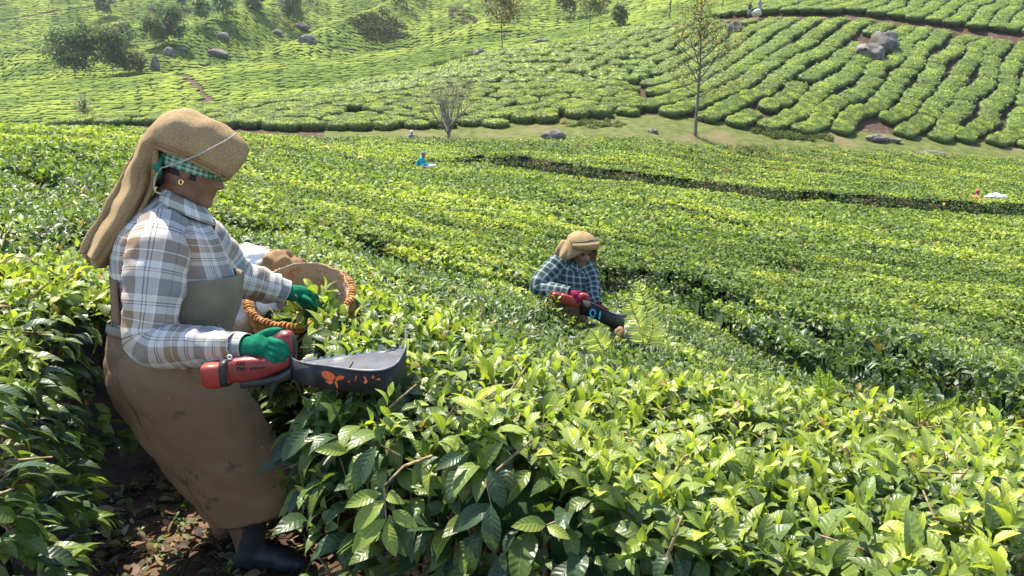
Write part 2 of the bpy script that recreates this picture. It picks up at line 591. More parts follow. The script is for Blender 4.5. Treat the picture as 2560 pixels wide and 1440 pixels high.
def row_index(x, y):
    r = ring_of(x, y)
    dpick, t = seg_dist(x, y, GAP_PICKER)
    # near side of the picker's gap?
    gx = np.array([p[0] for p in GAP_PICKER]); gy = np.array([p[1] for p in GAP_PICKER])
    beyond = y > np.interp(x, gx, gy)
    return np.where(beyond, np.clip(((r - 6.1) / (RING * 1.0)).astype(int), 0, 60), -1)


BUSHES = [  # seed of each bush near the camera, its label
    ((-1.35, 1.75), 'big-leaved tea bush with bare pale twigs in the lower left corner'),
    ((-2.05, 2.75), 'sunlit yellow-green tea bush directly behind the woman at the left edge'),
    ((-2.9, 4.1), 'dark tea bush at the left edge level with the hanging tail of the headcloth'),
    ((-1.2, 4.5), 'tea bush seen between the standing woman and the back of the basket'),
    ((-.62, 3.15), 'tea bush on which the round basket rests'),
    ((-.28, 2.15), 'dark glossy tea bush below the orange-marked cutting tray'),
    ((.02, 1.72), 'tea bush with big drooping leaves over a dark hollow, bottom middle of the photo'),
    ((.62, 1.55), 'tea bush with bright yellow-green shoots along the bottom edge, right of the hollow'),
    ((1.35, 1.45), 'tea bush with bare brown twigs in the lower right corner'),
    ((.35, 2.55), 'tea bush of fresh upright shoots just right of the cutting tray'),
    ((1.25, 2.6), 'tea bush with thin ferns growing through it at the right'),
    ((2.1, 2.6), 'tea bush at the right edge in front of the dark diagonal gap'),
    ((.1, 3.9), 'tea bush between the basket and the kneeling picker'),
    ((.95, 4.1), 'yellow-green tea bush in front of the big fern'),
    ((.75, 5.6), 'tea bush under the fern and the second cutting tray'),
    ((-.55, 5.3), 'tea bush behind the right rim of the basket'),
    ((-2.0, 6.2), 'tea bush behind the head and shoulders of the standing woman'),
]
_bs = np.array([b[0] for b in BUSHES])


def bush_index(x, y):
    d = (x[:, None] - _bs[None, :, 0]) ** 2 + (y[:, None] - _bs[None, :, 1]) ** 2
    return np.argmin(d, 1)


def owner(x, y):
    """index into BUSHES for the near hedge, len(BUSHES)+row for the rows beyond"""
    r = row_index(x, y)
    return np.where(r < 0, bush_index(x, y), len(BUSHES) + np.minimum(r, 44))


def canopy_normal(x, y, e=.04):
    c0 = canopy(x, y)[0]
    h0 = ground(x, y) + c0
    if e < .05:
        hx = canopy(x + e, y)[0]; hy = canopy(x, y + e)[0]
        return unit(np.stack([-(hx - c0) / e, -(hy - c0) / e, np.ones_like(h0)], -1)), h0
    return np.tile(np.array([[0., 0, 1.]]), (len(x), 1)), h0


def sample_zone(y0, y1, count, azl=-.74, azr=.74, power=1.0):
    """points spread evenly over the ground between two distances"""
    y = np.sqrt(RNG.uniform(y0 * y0, y1 * y1, count)) if power == 1.0 else y0 * (y1 / y0) ** RNG.random(count)
    az = RNG.uniform(azl, azr, count)
    return az * y, y


def in_view(P, m=130):
    u, v = project(P)
    return (u > -m) & (u < PW_ + m) & (v < PH_ + m) & (v > -m)


def FLUSH(x, y):
    r = ring_of(x, y); th = np.arctan2(y - 4, x + 4) * np.maximum(r, 3)
    return smooth(.40, .70, fbm(r / .75, th / 4.0, 71, 3) * .6 + fbm(x / 7, y / 7, 73, 2) * .28 + vnoise(x / .3, y / .3, 79) * .14)


def clear_zone(P):
    """space kept free of leaves: where the woman and the cutting tray are"""
    x, y, z = P[:, 0], P[:, 1], P[:, 2]
    u, v = project(P)
    tray2 = (u > 1436) & (u < 1566) & (v > 742 + (u - 1440) * .32) & (v < 778 + (u - 1440) * .36) & (y > 4.6) & (y < 5.9)
    man2 = (np.hypot(x - .47, y - 6.33) < .21)
    return ((x > -1.35) & (x < -.74) & (y > 2.25) & (y < 2.85)) | ((x > -1.3) & (x < -.54) & (y > 1.9) & (y < 2.8) & (z < .5)) | ((x > -.66) & (x < -.2) & (y > 1.86) & (y < 2.3) & (z > .86)) | (((np.hypot(x + .86, y - 3.13) < .24) | ((np.abs(x + .82) < .22) & (y > 2.80) & (y < 3.13))) & (z > .70)) | tray2 | man2


ZONES = []
# nearest: full shoots, fine leaves
x, y = sample_zone(1.0, 3.3, 3500)
nrm, h = canopy_normal(x, y); a = cover(x, y)
k = (a > .25)
x, y, nrm, h, a = x[k], y[k], nrm[k], h[k], a[k]
P = np.stack([x, y, h], -1) + nrm * RNG.uniform(-.05, .05, (len(x), 1))
ax = nrm * .8 + np.array([0, -.10, .55]) + RNG.normal(0, .28, (len(x), 3))
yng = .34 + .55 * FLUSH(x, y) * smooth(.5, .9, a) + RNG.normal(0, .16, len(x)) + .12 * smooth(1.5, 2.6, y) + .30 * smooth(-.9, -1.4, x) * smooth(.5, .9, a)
near_top = shoots(P, ax, 5, RNG.uniform(.05, .118, len(x)), yng, RNG)
# tall fresh shoots standing proud
kk = RNG.random(len(x)) < .26 * smooth(.6, .95, a)
near_tall = shoots(P[kk] + np.array([0, 0, .06]), RNG.normal(0, .22, (kk.sum(), 3)) + np.array([0, 0, 1]), 5, RNG.uniform(.085, .125, kk.sum()), np.full(kk.sum(), .98), RNG, 1.5)
# hedge sides: big old leaves hanging
x, y = sample_zone(.9, 3.4, 14000)
a = cover(x, y)
k = (a > .08) & (a < .93)
x, y, a = x[k], y[k], a[k]
nrm, h = canopy_normal(x, y)
g = ground(x, y)
z = g + .28 + (h - g - .26) * RNG.uniform(0, 1, len(x)) ** .6
out = nrm.copy(); out[:, 2] *= .12; out = unit(out + RNG.normal(0, .25, out.shape))
out[:, 2] += RNG.uniform(-.75, .25, len(x))
ln = RNG.uniform(.075, .135, len(x))
z = np.maximum(z, g + np.where((x < -.9) & (y < 2.15), .45, .12))
near_side = dict(base=np.stack([x, y, z], -1), dir=out, nor=np.cross(np.cross(out, [[0, 0, 1.]]), out) + RNG.normal(0, .35, out.shape) + np.array([0, 0, .4]), len=ln, wid=ln * RNG.uniform(.18, .24, len(x)),
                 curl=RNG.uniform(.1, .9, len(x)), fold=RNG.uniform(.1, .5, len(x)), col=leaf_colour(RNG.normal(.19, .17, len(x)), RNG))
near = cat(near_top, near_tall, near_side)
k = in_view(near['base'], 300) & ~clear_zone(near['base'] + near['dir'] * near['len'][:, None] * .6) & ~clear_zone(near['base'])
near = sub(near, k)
# middle distance
x, y = sample_zone(3.2, 9.0, 15500)
a = cover(x, y); k = a > .2
x, y, a = x[k], y[k], a[k]
nrm, h = canopy_normal(x, y)
P = np.stack([x, y, h], -1) + nrm * RNG.uniform(-.06, .06, (len(x), 1))
yng = .34 + .62 * FLUSH(x, y) * smooth(.55, .95, a) + RNG.normal(0, .17, len(x))
mid = shoots(P, nrm * .8 + np.array([0, 0, .6]) + RNG.normal(0, .3, (len(x), 3)), 4, RNG.uniform(.07, .115, len(x)), yng, RNG)
x, y = sample_zone(3.2, 9.0, 16000)
a = cover(x, y); k = (a > .06) & (a < .9)
x, y, a = x[k], y[k], a[k]
nrm, h = canopy_normal(x, y); g = ground(x, y)
z = g + .2 + (h - g - .18) * RNG.random(len(x))
out = nrm.copy(); out[:, 2] *= .1; out = unit(out + RNG.normal(0, .4, out.shape)); out[:, 2] += RNG.uniform(-.5, .5, len(x))
ln = RNG.uniform(.07, .12, len(x))
mid_side = dict(base=np.stack([x, y, z], -1), dir=out, nor=RNG.normal(0, .5, out.shape) + np.array([0, -.2, .8]), len=ln, wid=ln * .22, curl=RNG.uniform(.1, .8, len(x)), fold=RNG.uniform(.1, .5, len(x)), col=leaf_colour(RNG.normal(.18, .14, len(x)), RNG))
def wall_leaves(pts, w, per_m, size):
    """old leaves and bare shoots on the cut sides of a gap"""
    pa = np.array(pts); seg = np.hypot(*np.diff(pa, axis=0).T); cum = np.concatenate([[0], np.cumsum(seg)])
    n = int(cum[-1] * per_m)
    q = RNG.random(n) * cum[-1]
    px, py = np.interp(q, cum, pa[:, 0]), np.interp(q, cum, pa[:, 1])
    qx, qy = np.interp(q + .1, cum, pa[:, 0]) - px, np.interp(q + .1, cum, pa[:, 1]) - py
    ll = np.hypot(qx, qy) + 1e-9
    sgn = np.where(RNG.random(n) < .75, 1., -1.)
    of = sgn * (w + RNG.uniform(-.28, .35, n))
    px, py = px - qy / ll * of, py + qx / ll * of
    h, a = canopy(px, py); g = ground(px, py)
    z = g + .08 + np.maximum(h, .5) * RNG.random(n)
    d = RNG.normal(0, 1, (n, 3)); ln = RNG.uniform(.6, 1.2, n) * size
    return dict(base=np.stack([px, py, z], -1), dir=d, nor=RNG.normal(0, .6, (n, 3)) + np.array([0, -.6, .4]), len=ln, wid=ln * .3, curl=RNG.uniform(0, .5, n), fold=RNG.uniform(.1, .4, n), col=leaf_colour(RNG.normal(.10, .13, n), RNG))


mid = cat(mid, mid_side, wall_leaves(GAP_PICKER, .22, 1000, .105))
mid = sub(mid, in_view(mid['base']) & ~clear_zone(mid['base']))


# far part of the field: single leaf sprays
def far_zone(y0, y1, cnt, size, side_share):
    x, y = sample_zone(y0, y1, cnt)
    a = cover(x, y); k = a > .15
    x, y, a = x[k], y[k], a[k]
    nrm, h = canopy_normal(x, y, .08); g = ground(x, y)
    n = len(x)
    z = h + RNG.uniform(-.05, .07, n)
    side = (a < .85) & (RNG.random(n) < side_share)
    z = np.where(side, g + .15 + (h - g - .1) * RNG.random(n), z)
    d = RNG.normal(0, 1, (n, 3)); d[:, 2] = np.abs(d[:, 2]) * .6 + .1
    ln = RNG.uniform(.7, 1.3, n) * size
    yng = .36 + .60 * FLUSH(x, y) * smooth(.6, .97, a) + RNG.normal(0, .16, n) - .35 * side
    return dict(base=np.stack([x, y, z], -1), dir=d, nor=nrm + RNG.normal(0, .55, (n, 3)), len=ln, wid=ln * RNG.uniform(.22, .34, n), curl=RNG.uniform(0, .6, n), fold=RNG.uniform(.1, .5, n), col=leaf_colour(yng, RNG))


far1 = far_zone(9, 20, 175000, .095, .6)
far1 = sub(far1, in_view(far1['base']))
far2 = far_zone(20, 66, 285000, .168, .6)


far2 = cat(far2, wall_leaves(GAP_LONG, .5, 240, .17), wall_leaves(GAP_LEFT, .22, 240, .15), wall_leaves(GAP_MID, .28, 500, .13), wall_leaves(GAP_MID2, .4, 400, .14))
far2 = sub(far2, in_view(far2['base']))

# inner canopy sheet (dense shaded twigs and old leaves just under the surface)
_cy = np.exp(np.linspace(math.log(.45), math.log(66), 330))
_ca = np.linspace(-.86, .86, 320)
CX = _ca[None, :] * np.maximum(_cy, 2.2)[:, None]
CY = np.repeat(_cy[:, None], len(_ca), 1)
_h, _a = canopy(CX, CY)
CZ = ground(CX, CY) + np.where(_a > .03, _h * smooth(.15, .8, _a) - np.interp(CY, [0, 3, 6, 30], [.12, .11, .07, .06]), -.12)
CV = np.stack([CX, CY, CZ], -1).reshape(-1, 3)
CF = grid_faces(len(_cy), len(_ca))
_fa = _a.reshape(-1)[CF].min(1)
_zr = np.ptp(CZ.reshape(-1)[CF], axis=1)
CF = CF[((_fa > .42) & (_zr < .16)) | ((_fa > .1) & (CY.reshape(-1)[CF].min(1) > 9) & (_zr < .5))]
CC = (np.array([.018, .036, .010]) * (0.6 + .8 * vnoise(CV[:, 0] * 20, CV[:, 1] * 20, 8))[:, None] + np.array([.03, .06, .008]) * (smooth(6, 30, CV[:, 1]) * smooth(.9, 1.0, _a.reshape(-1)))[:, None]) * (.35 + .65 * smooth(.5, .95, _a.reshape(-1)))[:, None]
_fc = CV[CF].mean(1)
OWN_C = owner(_fc[:, 0], _fc[:, 1])


def part_mesh(name, V, F, col, mask, mat, uv=None):
    f = F[mask]
    ids, inv = np.unique(f.reshape(-1), return_inverse=True)
    return np_mesh(name, V[ids], [inv.reshape(f.shape)], mat, col[ids], None if uv is None else uv[ids])


# pick the leaves that are built one by one: large in view, on the outside of the four front bushes
u_, v_ = project(near['base'] + near['dir'] * (near['len'] * .5)[:, None])
own_near = owner(near['base'][:, 0], near['base'][:, 1])
size_px = near['len'] * F_PX / np.maximum(near['base'][:, 1], .6)
vis = (u_ > 0) & (u_ < 2560) & (v_ > 560) & (v_ < 1440)
hh = near['base'][:, 2] - (ground(near['base'][:, 0], near['base'][:, 1]) + canopy(near['base'][:, 0], near['base'][:, 1])[0])
single = np.zeros(len(u_), bool)
for b in (0, 1, 5, 6, 7, 8, 9):
    c = np.nonzero((own_near == b) & vis & (hh > -.35))[0]
    c = c[np.argsort(-size_px[c] - 200 * hh[c])][:240]
    single[c] = True
LEAF_SHAPES = []
_lcols = [C_OLD * .9, C_OLD * 1.35, C_MIDC * .8, C_MIDC * 1.15, C_YOUNG * .85, C_FLUSH]
for ci, c in enumerate(_lcols):
    for curl, fold in ((.15, .3), (.5, .2), (.9, .45)):
        one = dict(base=np.zeros((1, 3)), dir=np.array([[1., 0, 0]]), nor=np.array([[0, 0, 1.]]), len=np.ones(1), wid=np.full(1, .21), curl=np.full(1, curl), fold=np.full(1, fold), col=np.array([c]))
        V, Fq, cc, uv = leaves_geo(one, LT_HI)
        LEAF_SHAPES.append((c, curl, np_mesh('leaf', V, [Fq], M['leaf'], cc, uv)))
lum = np.array([c.sum() for c, _, _ in LEAF_SHAPES]); crl = np.array([q for _, q, _ in LEAF_SHAPES])


def place_leaf(L, i, parent):
    k = int(np.argmin(np.abs(np.log(L['col'][i].sum() / lum)) + .25 * np.abs(L['curl'][i] - crl)))
    d = unit(L['dir'][i]); nn = unit(L['nor'][i] - (L['nor'][i] @ d) * d); s = np.cross(nn, d)
    ln, wd = L['len'][i], L['wid'][i] / .21
    mw = Matrix(((d[0] * ln, s[0] * wd, nn[0] * ln, L['base'][i][0]), (d[1] * ln, s[1] * wd, nn[1] * ln, L['base'][i][1]), (d[2] * ln, s[2] * wd, nn[2] * ln, L['base'][i][2]), (0, 0, 0, 1)))
    o = bpy.data.objects.new('leaf', LEAF_SHAPES[k][2])
    COL.objects.link(o)
    o.parent = parent
    o.matrix_parent_inverse = Matrix.Translation(-parent.location)
    o.matrix_basis = mw
    return o


def twig_tubes(segs, nside=5):
    """segs: list of (points, radii) -> V, F"""
    VV, FF, off = [], [], 0
    for pts, rad in segs:
        pts = np.asarray(pts, float); n = len(pts)
        tan = unit(np.gradient(pts, axis=0))
        ref = np.array([0.31, .73, .21])
        e1 = unit(np.cross(tan, ref)); e2 = np.cross(tan, e1)
        th = np.linspace(0, 2 * math.pi, nside, endpoint=False)
        ring = pts[:, None] + np.asarray(rad)[:, None, None] * (np.cos(th)[None, :, None] * e1[:, None] + np.sin(th)[None, :, None] * e2[:, None])
        VV.append(ring.reshape(-1, 3)); FF.append(grid_faces(n, nside, True) + off); off += n * nside
    return np.concatenate(VV), np.concatenate(FF)


own_mid = owner(mid['base'][:, 0], mid['base'][:, 1])
own_f1 = owner(far1['base'][:, 0], far1['base'][:, 1])
own_f2 = owner(far2['base'][:, 0], far2['base'][:, 1])
ORD = 'first second third fourth fifth sixth seventh eighth ninth tenth eleventh twelfth thirteenth fourteenth fifteenth sixteenth seventeenth eighteenth nineteenth twentieth'.split()
ORD += ['twenty-' + o for o in ORD[:9]] + ['thirtieth'] + ['thirty-' + o for o in ORD[:9]] + ['fortieth'] + ['forty-' + o for o in ORD[:9]]


def foliage_meshes(name, sets, parent):
    for L, tpl, mat, m in sets:
        if m.sum() == 0:
            continue
        V, Fq, cc, uv = leaves_geo(sub(L, m), tpl)
        o = link(name, np_mesh(name, V, [Fq], mat, cc, uv if mat is M['leaf'] else None), parent)
        o['kind'] = 'stuff'


ROOTS = {}
_nb = len(BUSHES)
for k in range(_nb + 45):
    mc = OWN_C == k
    mn = (own_near == k) & ~single; mm = own_mid == k; m1 = own_f1 == k; m2 = own_f2 == k
    if mc.sum() < 20 or (mn.sum() + mm.sum() + m1.sum() + m2.sum()) < 30:
        continue
    if k < _nb:
        sx, sy = BUSHES[k][0]
        root = empty('tea_bush', (sx, sy, ground1(sx, sy)))
        tag(root, BUSHES[k][1], 'tea bush', 'tea bushes of the hedge beside the woman')
    else:
        c = _fc[mc].mean(0)
        root = empty('tea_row', (c[0], c[1], ground1(c[0], c[1])))
        tag(root, 'clipped tea row, %s beyond the gap where the picker in checked shirt stands' % ORD[k - _nb], 'tea row', 'curving tea rows of the near field')
    ROOTS[k] = root
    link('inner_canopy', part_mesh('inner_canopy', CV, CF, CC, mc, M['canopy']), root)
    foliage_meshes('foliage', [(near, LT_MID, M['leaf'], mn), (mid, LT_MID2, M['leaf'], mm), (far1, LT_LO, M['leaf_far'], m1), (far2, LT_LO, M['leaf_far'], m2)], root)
    if k < _nb:
        for i in np.nonzero(single & (own_near == k))[0]:
            place_leaf(near, i, root)
        # woody stems from the ground up into the canopy
        segs = []
        rr = random.Random(k)
        for q in range(16 if BUSHES[k][0][1] < 3 else 5):
            a0 = rr.uniform(0, 6.28); r0 = rr.uniform(0, .12)
            px, py = sx + r0 * math.cos(a0), sy + r0 * math.sin(a0)
            ex, ey = sx + rr.uniform(.15, .62) * math.cos(a0), sy + rr.uniform(.15, .62) * math.sin(a0)
            if cover(np.array([ex]), np.array([ey]))[0] < .2:
                ex, ey = (ex + sx) / 2, (ey + sy) / 2
            g0 = ground1(px, py) - .03
            top = ground1(ex, ey) + float(canopy(np.array([ex]), np.array([ey]))[0][0]) - .04
            pts = [(px + (ex - px) * t ** 1.4 + rr.uniform(-.03, .03), py + (ey - py) * t ** 1.4 + rr.uniform(-.03, .03), g0 + (top - g0) * t) for t in (0, .2, .4, .6, .8, 1)]
            segs.append((pts, np.array([1, .85, .7, .5, .35, .2]) * rr.uniform(.010, .02)))
            for w in range(4):
                b = pts[rr.randint(2, 5)]
                q2 = [(b[0] + t * rr.uniform(-.14, .14), b[1] + t * rr.uniform(-.14, .14), b[2] + t * rr.uniform(.03, .16)) for t in (0, .5, 1)]
                segs.append((q2, [.006, .0045, .0025]))
        V, Fq = twig_tubes(segs)
        link('stem', np_mesh('stem', V, [Fq], M['twig']), root)
# ---------------------------------------------------------------- cushions of tea on the facing hillside
def crest1(u):
    return np.interp(u, [-900, 0, 320, 640, 960, 1280, 1600, 1920, 2240, 3460], [56, 58, 64, 70, 80, 88, 97, 111, 140, 140])


def crest2(u):
    return np.interp(u, [-900, 0, 320, 640, 960, 1280, 1600, 1920, 2560, 3460], [116, 116, 120, 126, 132, 138, 145, 155, 180, 180])


_bu = [200, 560, 850, 1000, 1250, 1400, 1450, 1560, 1740, 1900, 2050, 2200, 2300, 2560, 2760]
_bv = [322, 330, 331, 327, 322, 310, 298, 300, 309, 326, 336, 346, 352, 378, 395]
_byy = np.array([on_ground(u, v, 0, 51.5).y for u, v in zip(_bu, _bv)])


def base1(u):
    return np.interp(u, _bu, _byy)


def gpix(pts, y0=52):
    return [tuple(on_ground(u, v, 0, y0)[:2]) for u, v in pts]


HILL_PATH = gpix([(1800, 56), (1880, 49), (2000, 45), (2150, 47), (2250, 62), (2350, 74), (2450, 88), (2560, 103), (2700, 116)])
GULLY = gpix([(1598, 300), (1612, 250), (1600, 220), (1640, 172), (1690, 148), (1760, 110)])
BARE_ROW = gpix([(2165, 345), (2225, 255), (2262, 215), (2300, 168), (2322, 130)])
STEPS.append((HILL_PATH, 1.0, 2.5))
HILL_GAPS = [(HILL_PATH, 1.5), (GULLY, .5), (BARE_ROW, .5), (gpix([(2190, 345), (2240, 352)]), .5), (gpix([(880, 282), (905, 292)]), .8), (gpix([(1930, 330), (2000, 338)]), .3)]
ROCK_SPOTS = [(2190, 118, 2.6), (1836, 76, 1.5)]
ROCK_XY = [(tuple(on_ground(u, v, 0, 52)[:2]), r) for u, v, r in ROCK_SPOTS]


def bush_mesh(seed, nl, na=20, full=True, size=.17, soft=False):
    rg = np.random.default_rng(seed)
    zs = np.array([0.0, .22, .5, .74, .9, .98, 1.0]) if full else np.array([0.0, .45, .8, .97, 1.0])
    rs = np.array([.74, .93, 1.0, 1.0, .92, .68, .02]) if full else np.array([.78, 1.0, 1.0, .75, .02])
    th = np.linspace(0, 2 * math.pi, na, endpoint=False)
    ph = rg.uniform(0, 6.28, 4)
    rad = 1 + .05 * np.sin(2 * th + ph[0]) + .05 * np.sin(3 * th + ph[1]) + .035 * np.sin(5 * th + ph[2])
    sq = 1 / (np.abs(np.cos(th)) ** 4.2 + np.abs(np.sin(th)) ** 4.2) ** (1 / 4.2)
    if soft:
        rs = np.array([.70, .92, 1.0, .95, .80, .50, .02]) if full else np.array([.74, 1.0, .93, .62, .02])
        rad = rad * (1 / (np.abs(np.cos(th)) ** 2.5 + np.abs(np.sin(th)) ** 2.5) ** (1 / 2.5)) * (1 + .06 * np.sin(2 * th + ph[3]))
    else:
        rad = rad * sq
    R = rs[:, None] * rad[None]
    V = np.stack([R * np.cos(th), R * np.sin(th), np.repeat(zs[:, None], na, 1) + (fbm(R * np.cos(th) * 2 + seed, R * np.sin(th) * 2, seed, 2) - .5) * .18 * zs[:, None]], -1).reshape(-1, 3)
    Fq = grid_faces(len(zs), na, True)
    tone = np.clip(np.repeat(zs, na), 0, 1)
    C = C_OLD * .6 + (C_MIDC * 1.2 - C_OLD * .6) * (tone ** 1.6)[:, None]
    # leaf sprays on the shell
    t = rg.uniform(0, 2 * math.pi, nl); q = rg.random(nl)
    top = q < .62
    rr = np.where(top, np.sqrt(rg.random(nl)) * .93, np.interp(rg.random(nl), [0, .4, .7, 1], [.9, 1.0, 1.0, .86]))
    zz = np.where(top, np.interp(rr, [0, .45, .68, .85, .95], [1.02, 1.02, 1.0, .96, .86]), rg.uniform(.12, .8, nl))
    rad_t = np.interp(t, np.append(th, 2 * math.pi), np.append(rad, rad[0]))
    B = np.stack([rr * rad_t * np.cos(t), rr * rad_t * np.sin(t), zz + (fbm(rr * rad_t * np.cos(t) * 2 + seed, rr * rad_t * np.sin(t) * 2, seed, 2) - .5) * .18 * zz], -1)
    D = rg.normal(0, 1, (nl, 3)); D[:, 2] = np.abs(D[:, 2]) * .5
    NN = np.stack([np.cos(t) * ~top, np.sin(t) * ~top, np.where(top, 1.2, .3)], -1) + rg.normal(0, .5, (nl, 3))
    ln = rg.uniform(.6, 1.3, nl) * size
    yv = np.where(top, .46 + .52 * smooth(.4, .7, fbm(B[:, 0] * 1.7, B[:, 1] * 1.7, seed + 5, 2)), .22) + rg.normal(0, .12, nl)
    L = dict(base=B, dir=D, nor=NN, len=ln, wid=ln * .33, curl=rg.uniform(0, .5, nl), fold=rg.uniform(.1, .4, nl), col=leaf_colour(yv, rg))
    LV, LF, LC, _ = leaves_geo(L, LT_LO)
    return np.concatenate([V, LV]), Fq, LF + len(V), np.concatenate([C, LC])


BM_HI = [bush_mesh(100 + i, 950, size=.135) for i in range(14)]
BM_HI += [bush_mesh(200 + i, 950, size=.135, soft=True) for i in range(14)]
BM_LO = [bush_mesh(300 + i, 120, 12, False, .24) for i in range(8)] + [bush_mesh(340 + i, 120, 12, False, .24, True) for i in range(8)]
BM_HI_ME = [np_mesh('tea_bush', v, [q, t], M['leaf_far'], c) for v, q, t, c in BM_HI]

spots = []
e50 = np.array([math.cos(math.radians(51)), math.sin(math.radians(51))]); p50 = np.array([e50[1], -e50[0]])
rb = random.Random(5)
for i in range(-60, 70):                                   # right-hand rows climbing the slope
    off = 0.0
    for j in range(-60, 90):
        c = np.array([30.0, 75.0]) + p50 * (i * 1.95) + e50 * (j * 1.62 + (i % 2) * .8)
        wob = (float(vnoise(np.array([c[0] / 4]), np.array([c[1] / 4]), 77)[0]) - .5) * 1.1
        c = c + p50 * (wob + rb.uniform(-.10, .10)) + e50 * rb.uniform(-.3, .3)
        if c[1] < 50: continue
        u = 1280 + F_PX * c[0] / c[1]
        split = 1590 + (c[1] - 62) * 1.5
        if u < split or u > 2800: continue
        spots.append((c[0], c[1], math.radians(51) + rb.uniform(-.12, .12), rb.uniform(1.0, 1.35), rb.uniform(.84, .93), u, i, j))
for i in range(-48, 70):                                   # left-hand cushions
    for j in range(-48, 70):
        c = np.array([-5.0, 75.0]) + np.array([1.72, -.22]) * i + np.array([.62, 1.22]) * j
        c = c + np.array([rb.uniform(-.36, .36), rb.uniform(-.30, .30)])
        if c[1] < 50: continue
        u = 1280 + F_PX * c[0] / c[1]
        split = 1590 + (c[1] - 62) * 1.5
        if u >= split or u < 150: continue
        spots.append((c[0], c[1], math.radians(-25) + rb.uniform(-.5, .5), rb.uniform(.82, 1.12), rb.uniform(.72, .93), u, 1000 + i, j))
S = np.array(spots)
keep = (S[:, 1] > base1(S[:, 5]) + .5) & (S[:, 1] < crest1(S[:, 5]) + 3)
for pts, w in HILL_GAPS:
    keep &= seg_dist(S[:, 0], S[:, 1], pts)[0] > w
for (rx, ry), r in ROCK_XY:
    keep &= np.hypot(S[:, 0] - rx, (S[:, 1] - ry)) > r
keep &= np.random.default_rng(3).random(len(S)) > .012
S = S[keep]
SZ = ground(S[:, 0], S[:, 1])
# a step of the land tilts each cushion a little with the slope
GX = (ground(S[:, 0] + .8, S[:, 1]) - ground(S[:, 0] - .8, S[:, 1])) / 1.6
GY = (ground(S[:, 0], S[:, 1] + .8) - ground(S[:, 0], S[:, 1] - .8)) / 1.6
uu, vv = project(np.stack([S[:, 0], S[:, 1], SZ + .4], -1))
inside = (uu > -20) & (uu < 2580) & (vv > -10) & (vv < 400)
order = np.argsort(np.where(inside, S[:, 1] - .0 * uu, 1e6))
big = np.zeros(len(S), bool); big[order[:300]] = True
rq = np.random.default_rng(17)
HG = np.where(S[:, 6] < 500, rq.uniform(.68, .78, len(S)), rq.uniform(.62, .88, len(S)))
right = S[:, 6] < 500
ROWS_R = {i: k for k, i in enumerate(sorted(set(S[big & right, 6].astype(int))))}
RANK = {}
for i in set(S[big, 6].astype(int)):
    if i < 500:
        ids = [n for n in np.nonzero(big)[0] if S[n, 6] == i]
        for k, n in enumerate(sorted(ids, key=lambda n: S[n, 1])): RANK[n] = (ROWS_R[i], k)
lines = {j: k for k, j in enumerate(sorted(set(S[big & ~right, 7].astype(int))))}
for j, k in lines.items():
    ids = [n for n in np.nonzero(big & ~right)[0] if S[n, 7] == j]
    for q, n in enumerate(sorted(ids, key=lambda n: S[n, 5])): RANK[n] = (k, q)


def cushion_label(n):
    a_, b_ = RANK[n]
    if right[n]:
        return 'tea cushion, %s up from the meadow, in the %s climbing row right of the gully' % (ORD[b_], ORD[a_])
    return 'tea cushion, %s from the left, in the %s line up the slope behind bare tree' % (ORD[b_], ORD[a_])


LOV, LOQ, LOT, LOC, off = [], [], [], [], 0
for n in range(len(S)):
    x, y, a, rx, ry, u, li, lj = S[n]
    tl = .95 if right[n] else .85
    zax = Vector((-GX[n] * tl, -GY[n] * tl, 1)).normalized()
    xax = (Vector((math.cos(a), math.sin(a), 0)) - zax * zax.dot(Vector((math.cos(a), math.sin(a), 0)))).normalized()
    yax = zax.cross(xax)
    R3 = np.array([[xax[i] * rx, yax[i] * ry, zax[i] * HG[n]] for i in range(3)])
    base = np.array([x, y, SZ[n] - .12])
    if big[n]:
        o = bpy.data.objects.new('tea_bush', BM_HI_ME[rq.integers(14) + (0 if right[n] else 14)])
        COL.objects.link(o)
        mw = Matrix.Identity(4)
        for i in range(3):
            for j in range(3): mw[i][j] = R3[i, j]
            mw[i][3] = base[i]
        o.matrix_world = mw
        tag(o, cushion_label(n), 'tea bush', 'tea cushions in the climbing rows' if right[n] else 'tea cushions on the slope by the bare tree')
    else:
        if not (-60 < uu[n] < 2620 and -40 < vv[n] < 420): continue
        v, q, t, c = BM_LO[rq.integers(8) + (0 if right[n] else 8)]
        LOV.append(v @ R3.T + base); LOQ.append(q + off); LOT.append(t + off); LOC.append(c * rq.uniform(.85, 1.2)); off += len(v)
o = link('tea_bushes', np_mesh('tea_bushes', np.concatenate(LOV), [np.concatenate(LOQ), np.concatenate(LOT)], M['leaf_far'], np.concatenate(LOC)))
tag(o, 'dense clipped tea bushes covering the upper part of the facing hillside', 'tea bushes', kind='stuff')

# ---------------------------------------------------------------- grass strip between the field and the hill
gu = np.linspace(820, 2900, 220)
gt = np.linspace(0, 1, 26)
GXs, GYs = [], []
for u in gu:
    az = (u - 1280) / F_PX
    y0 = float(far_edge(np.array([az * 52]), np.array([52.]))[0]) - 1.2
    y1 = float(base1(u)) + 1.4
    ys = y0 + (y1 - y0) * gt
    GXs.append(az * ys); GYs.append(ys)
GXs, GYs = np.array(GXs), np.array(GYs)
GZs = ground(GXs, GYs) + .03 + .05 * vnoise(GXs * 2, GYs * 2, 3)
M['grass'] = noise_mat('short_meadow_grass', (0.060, 0.078, 0.022), (0.115, 0.122, 0.038), 1.6, 0.95, 1.0, 14, 10, 0.05, c3=(0.135, 0.11, 0.055), s3=.22)
o = link('meadow', np_mesh('meadow', np.stack([GXs, GYs, GZs], -1).reshape(-1, 3), [grid_faces(len(gu), len(gt))], M['grass']))
tag(o, kind='structure')

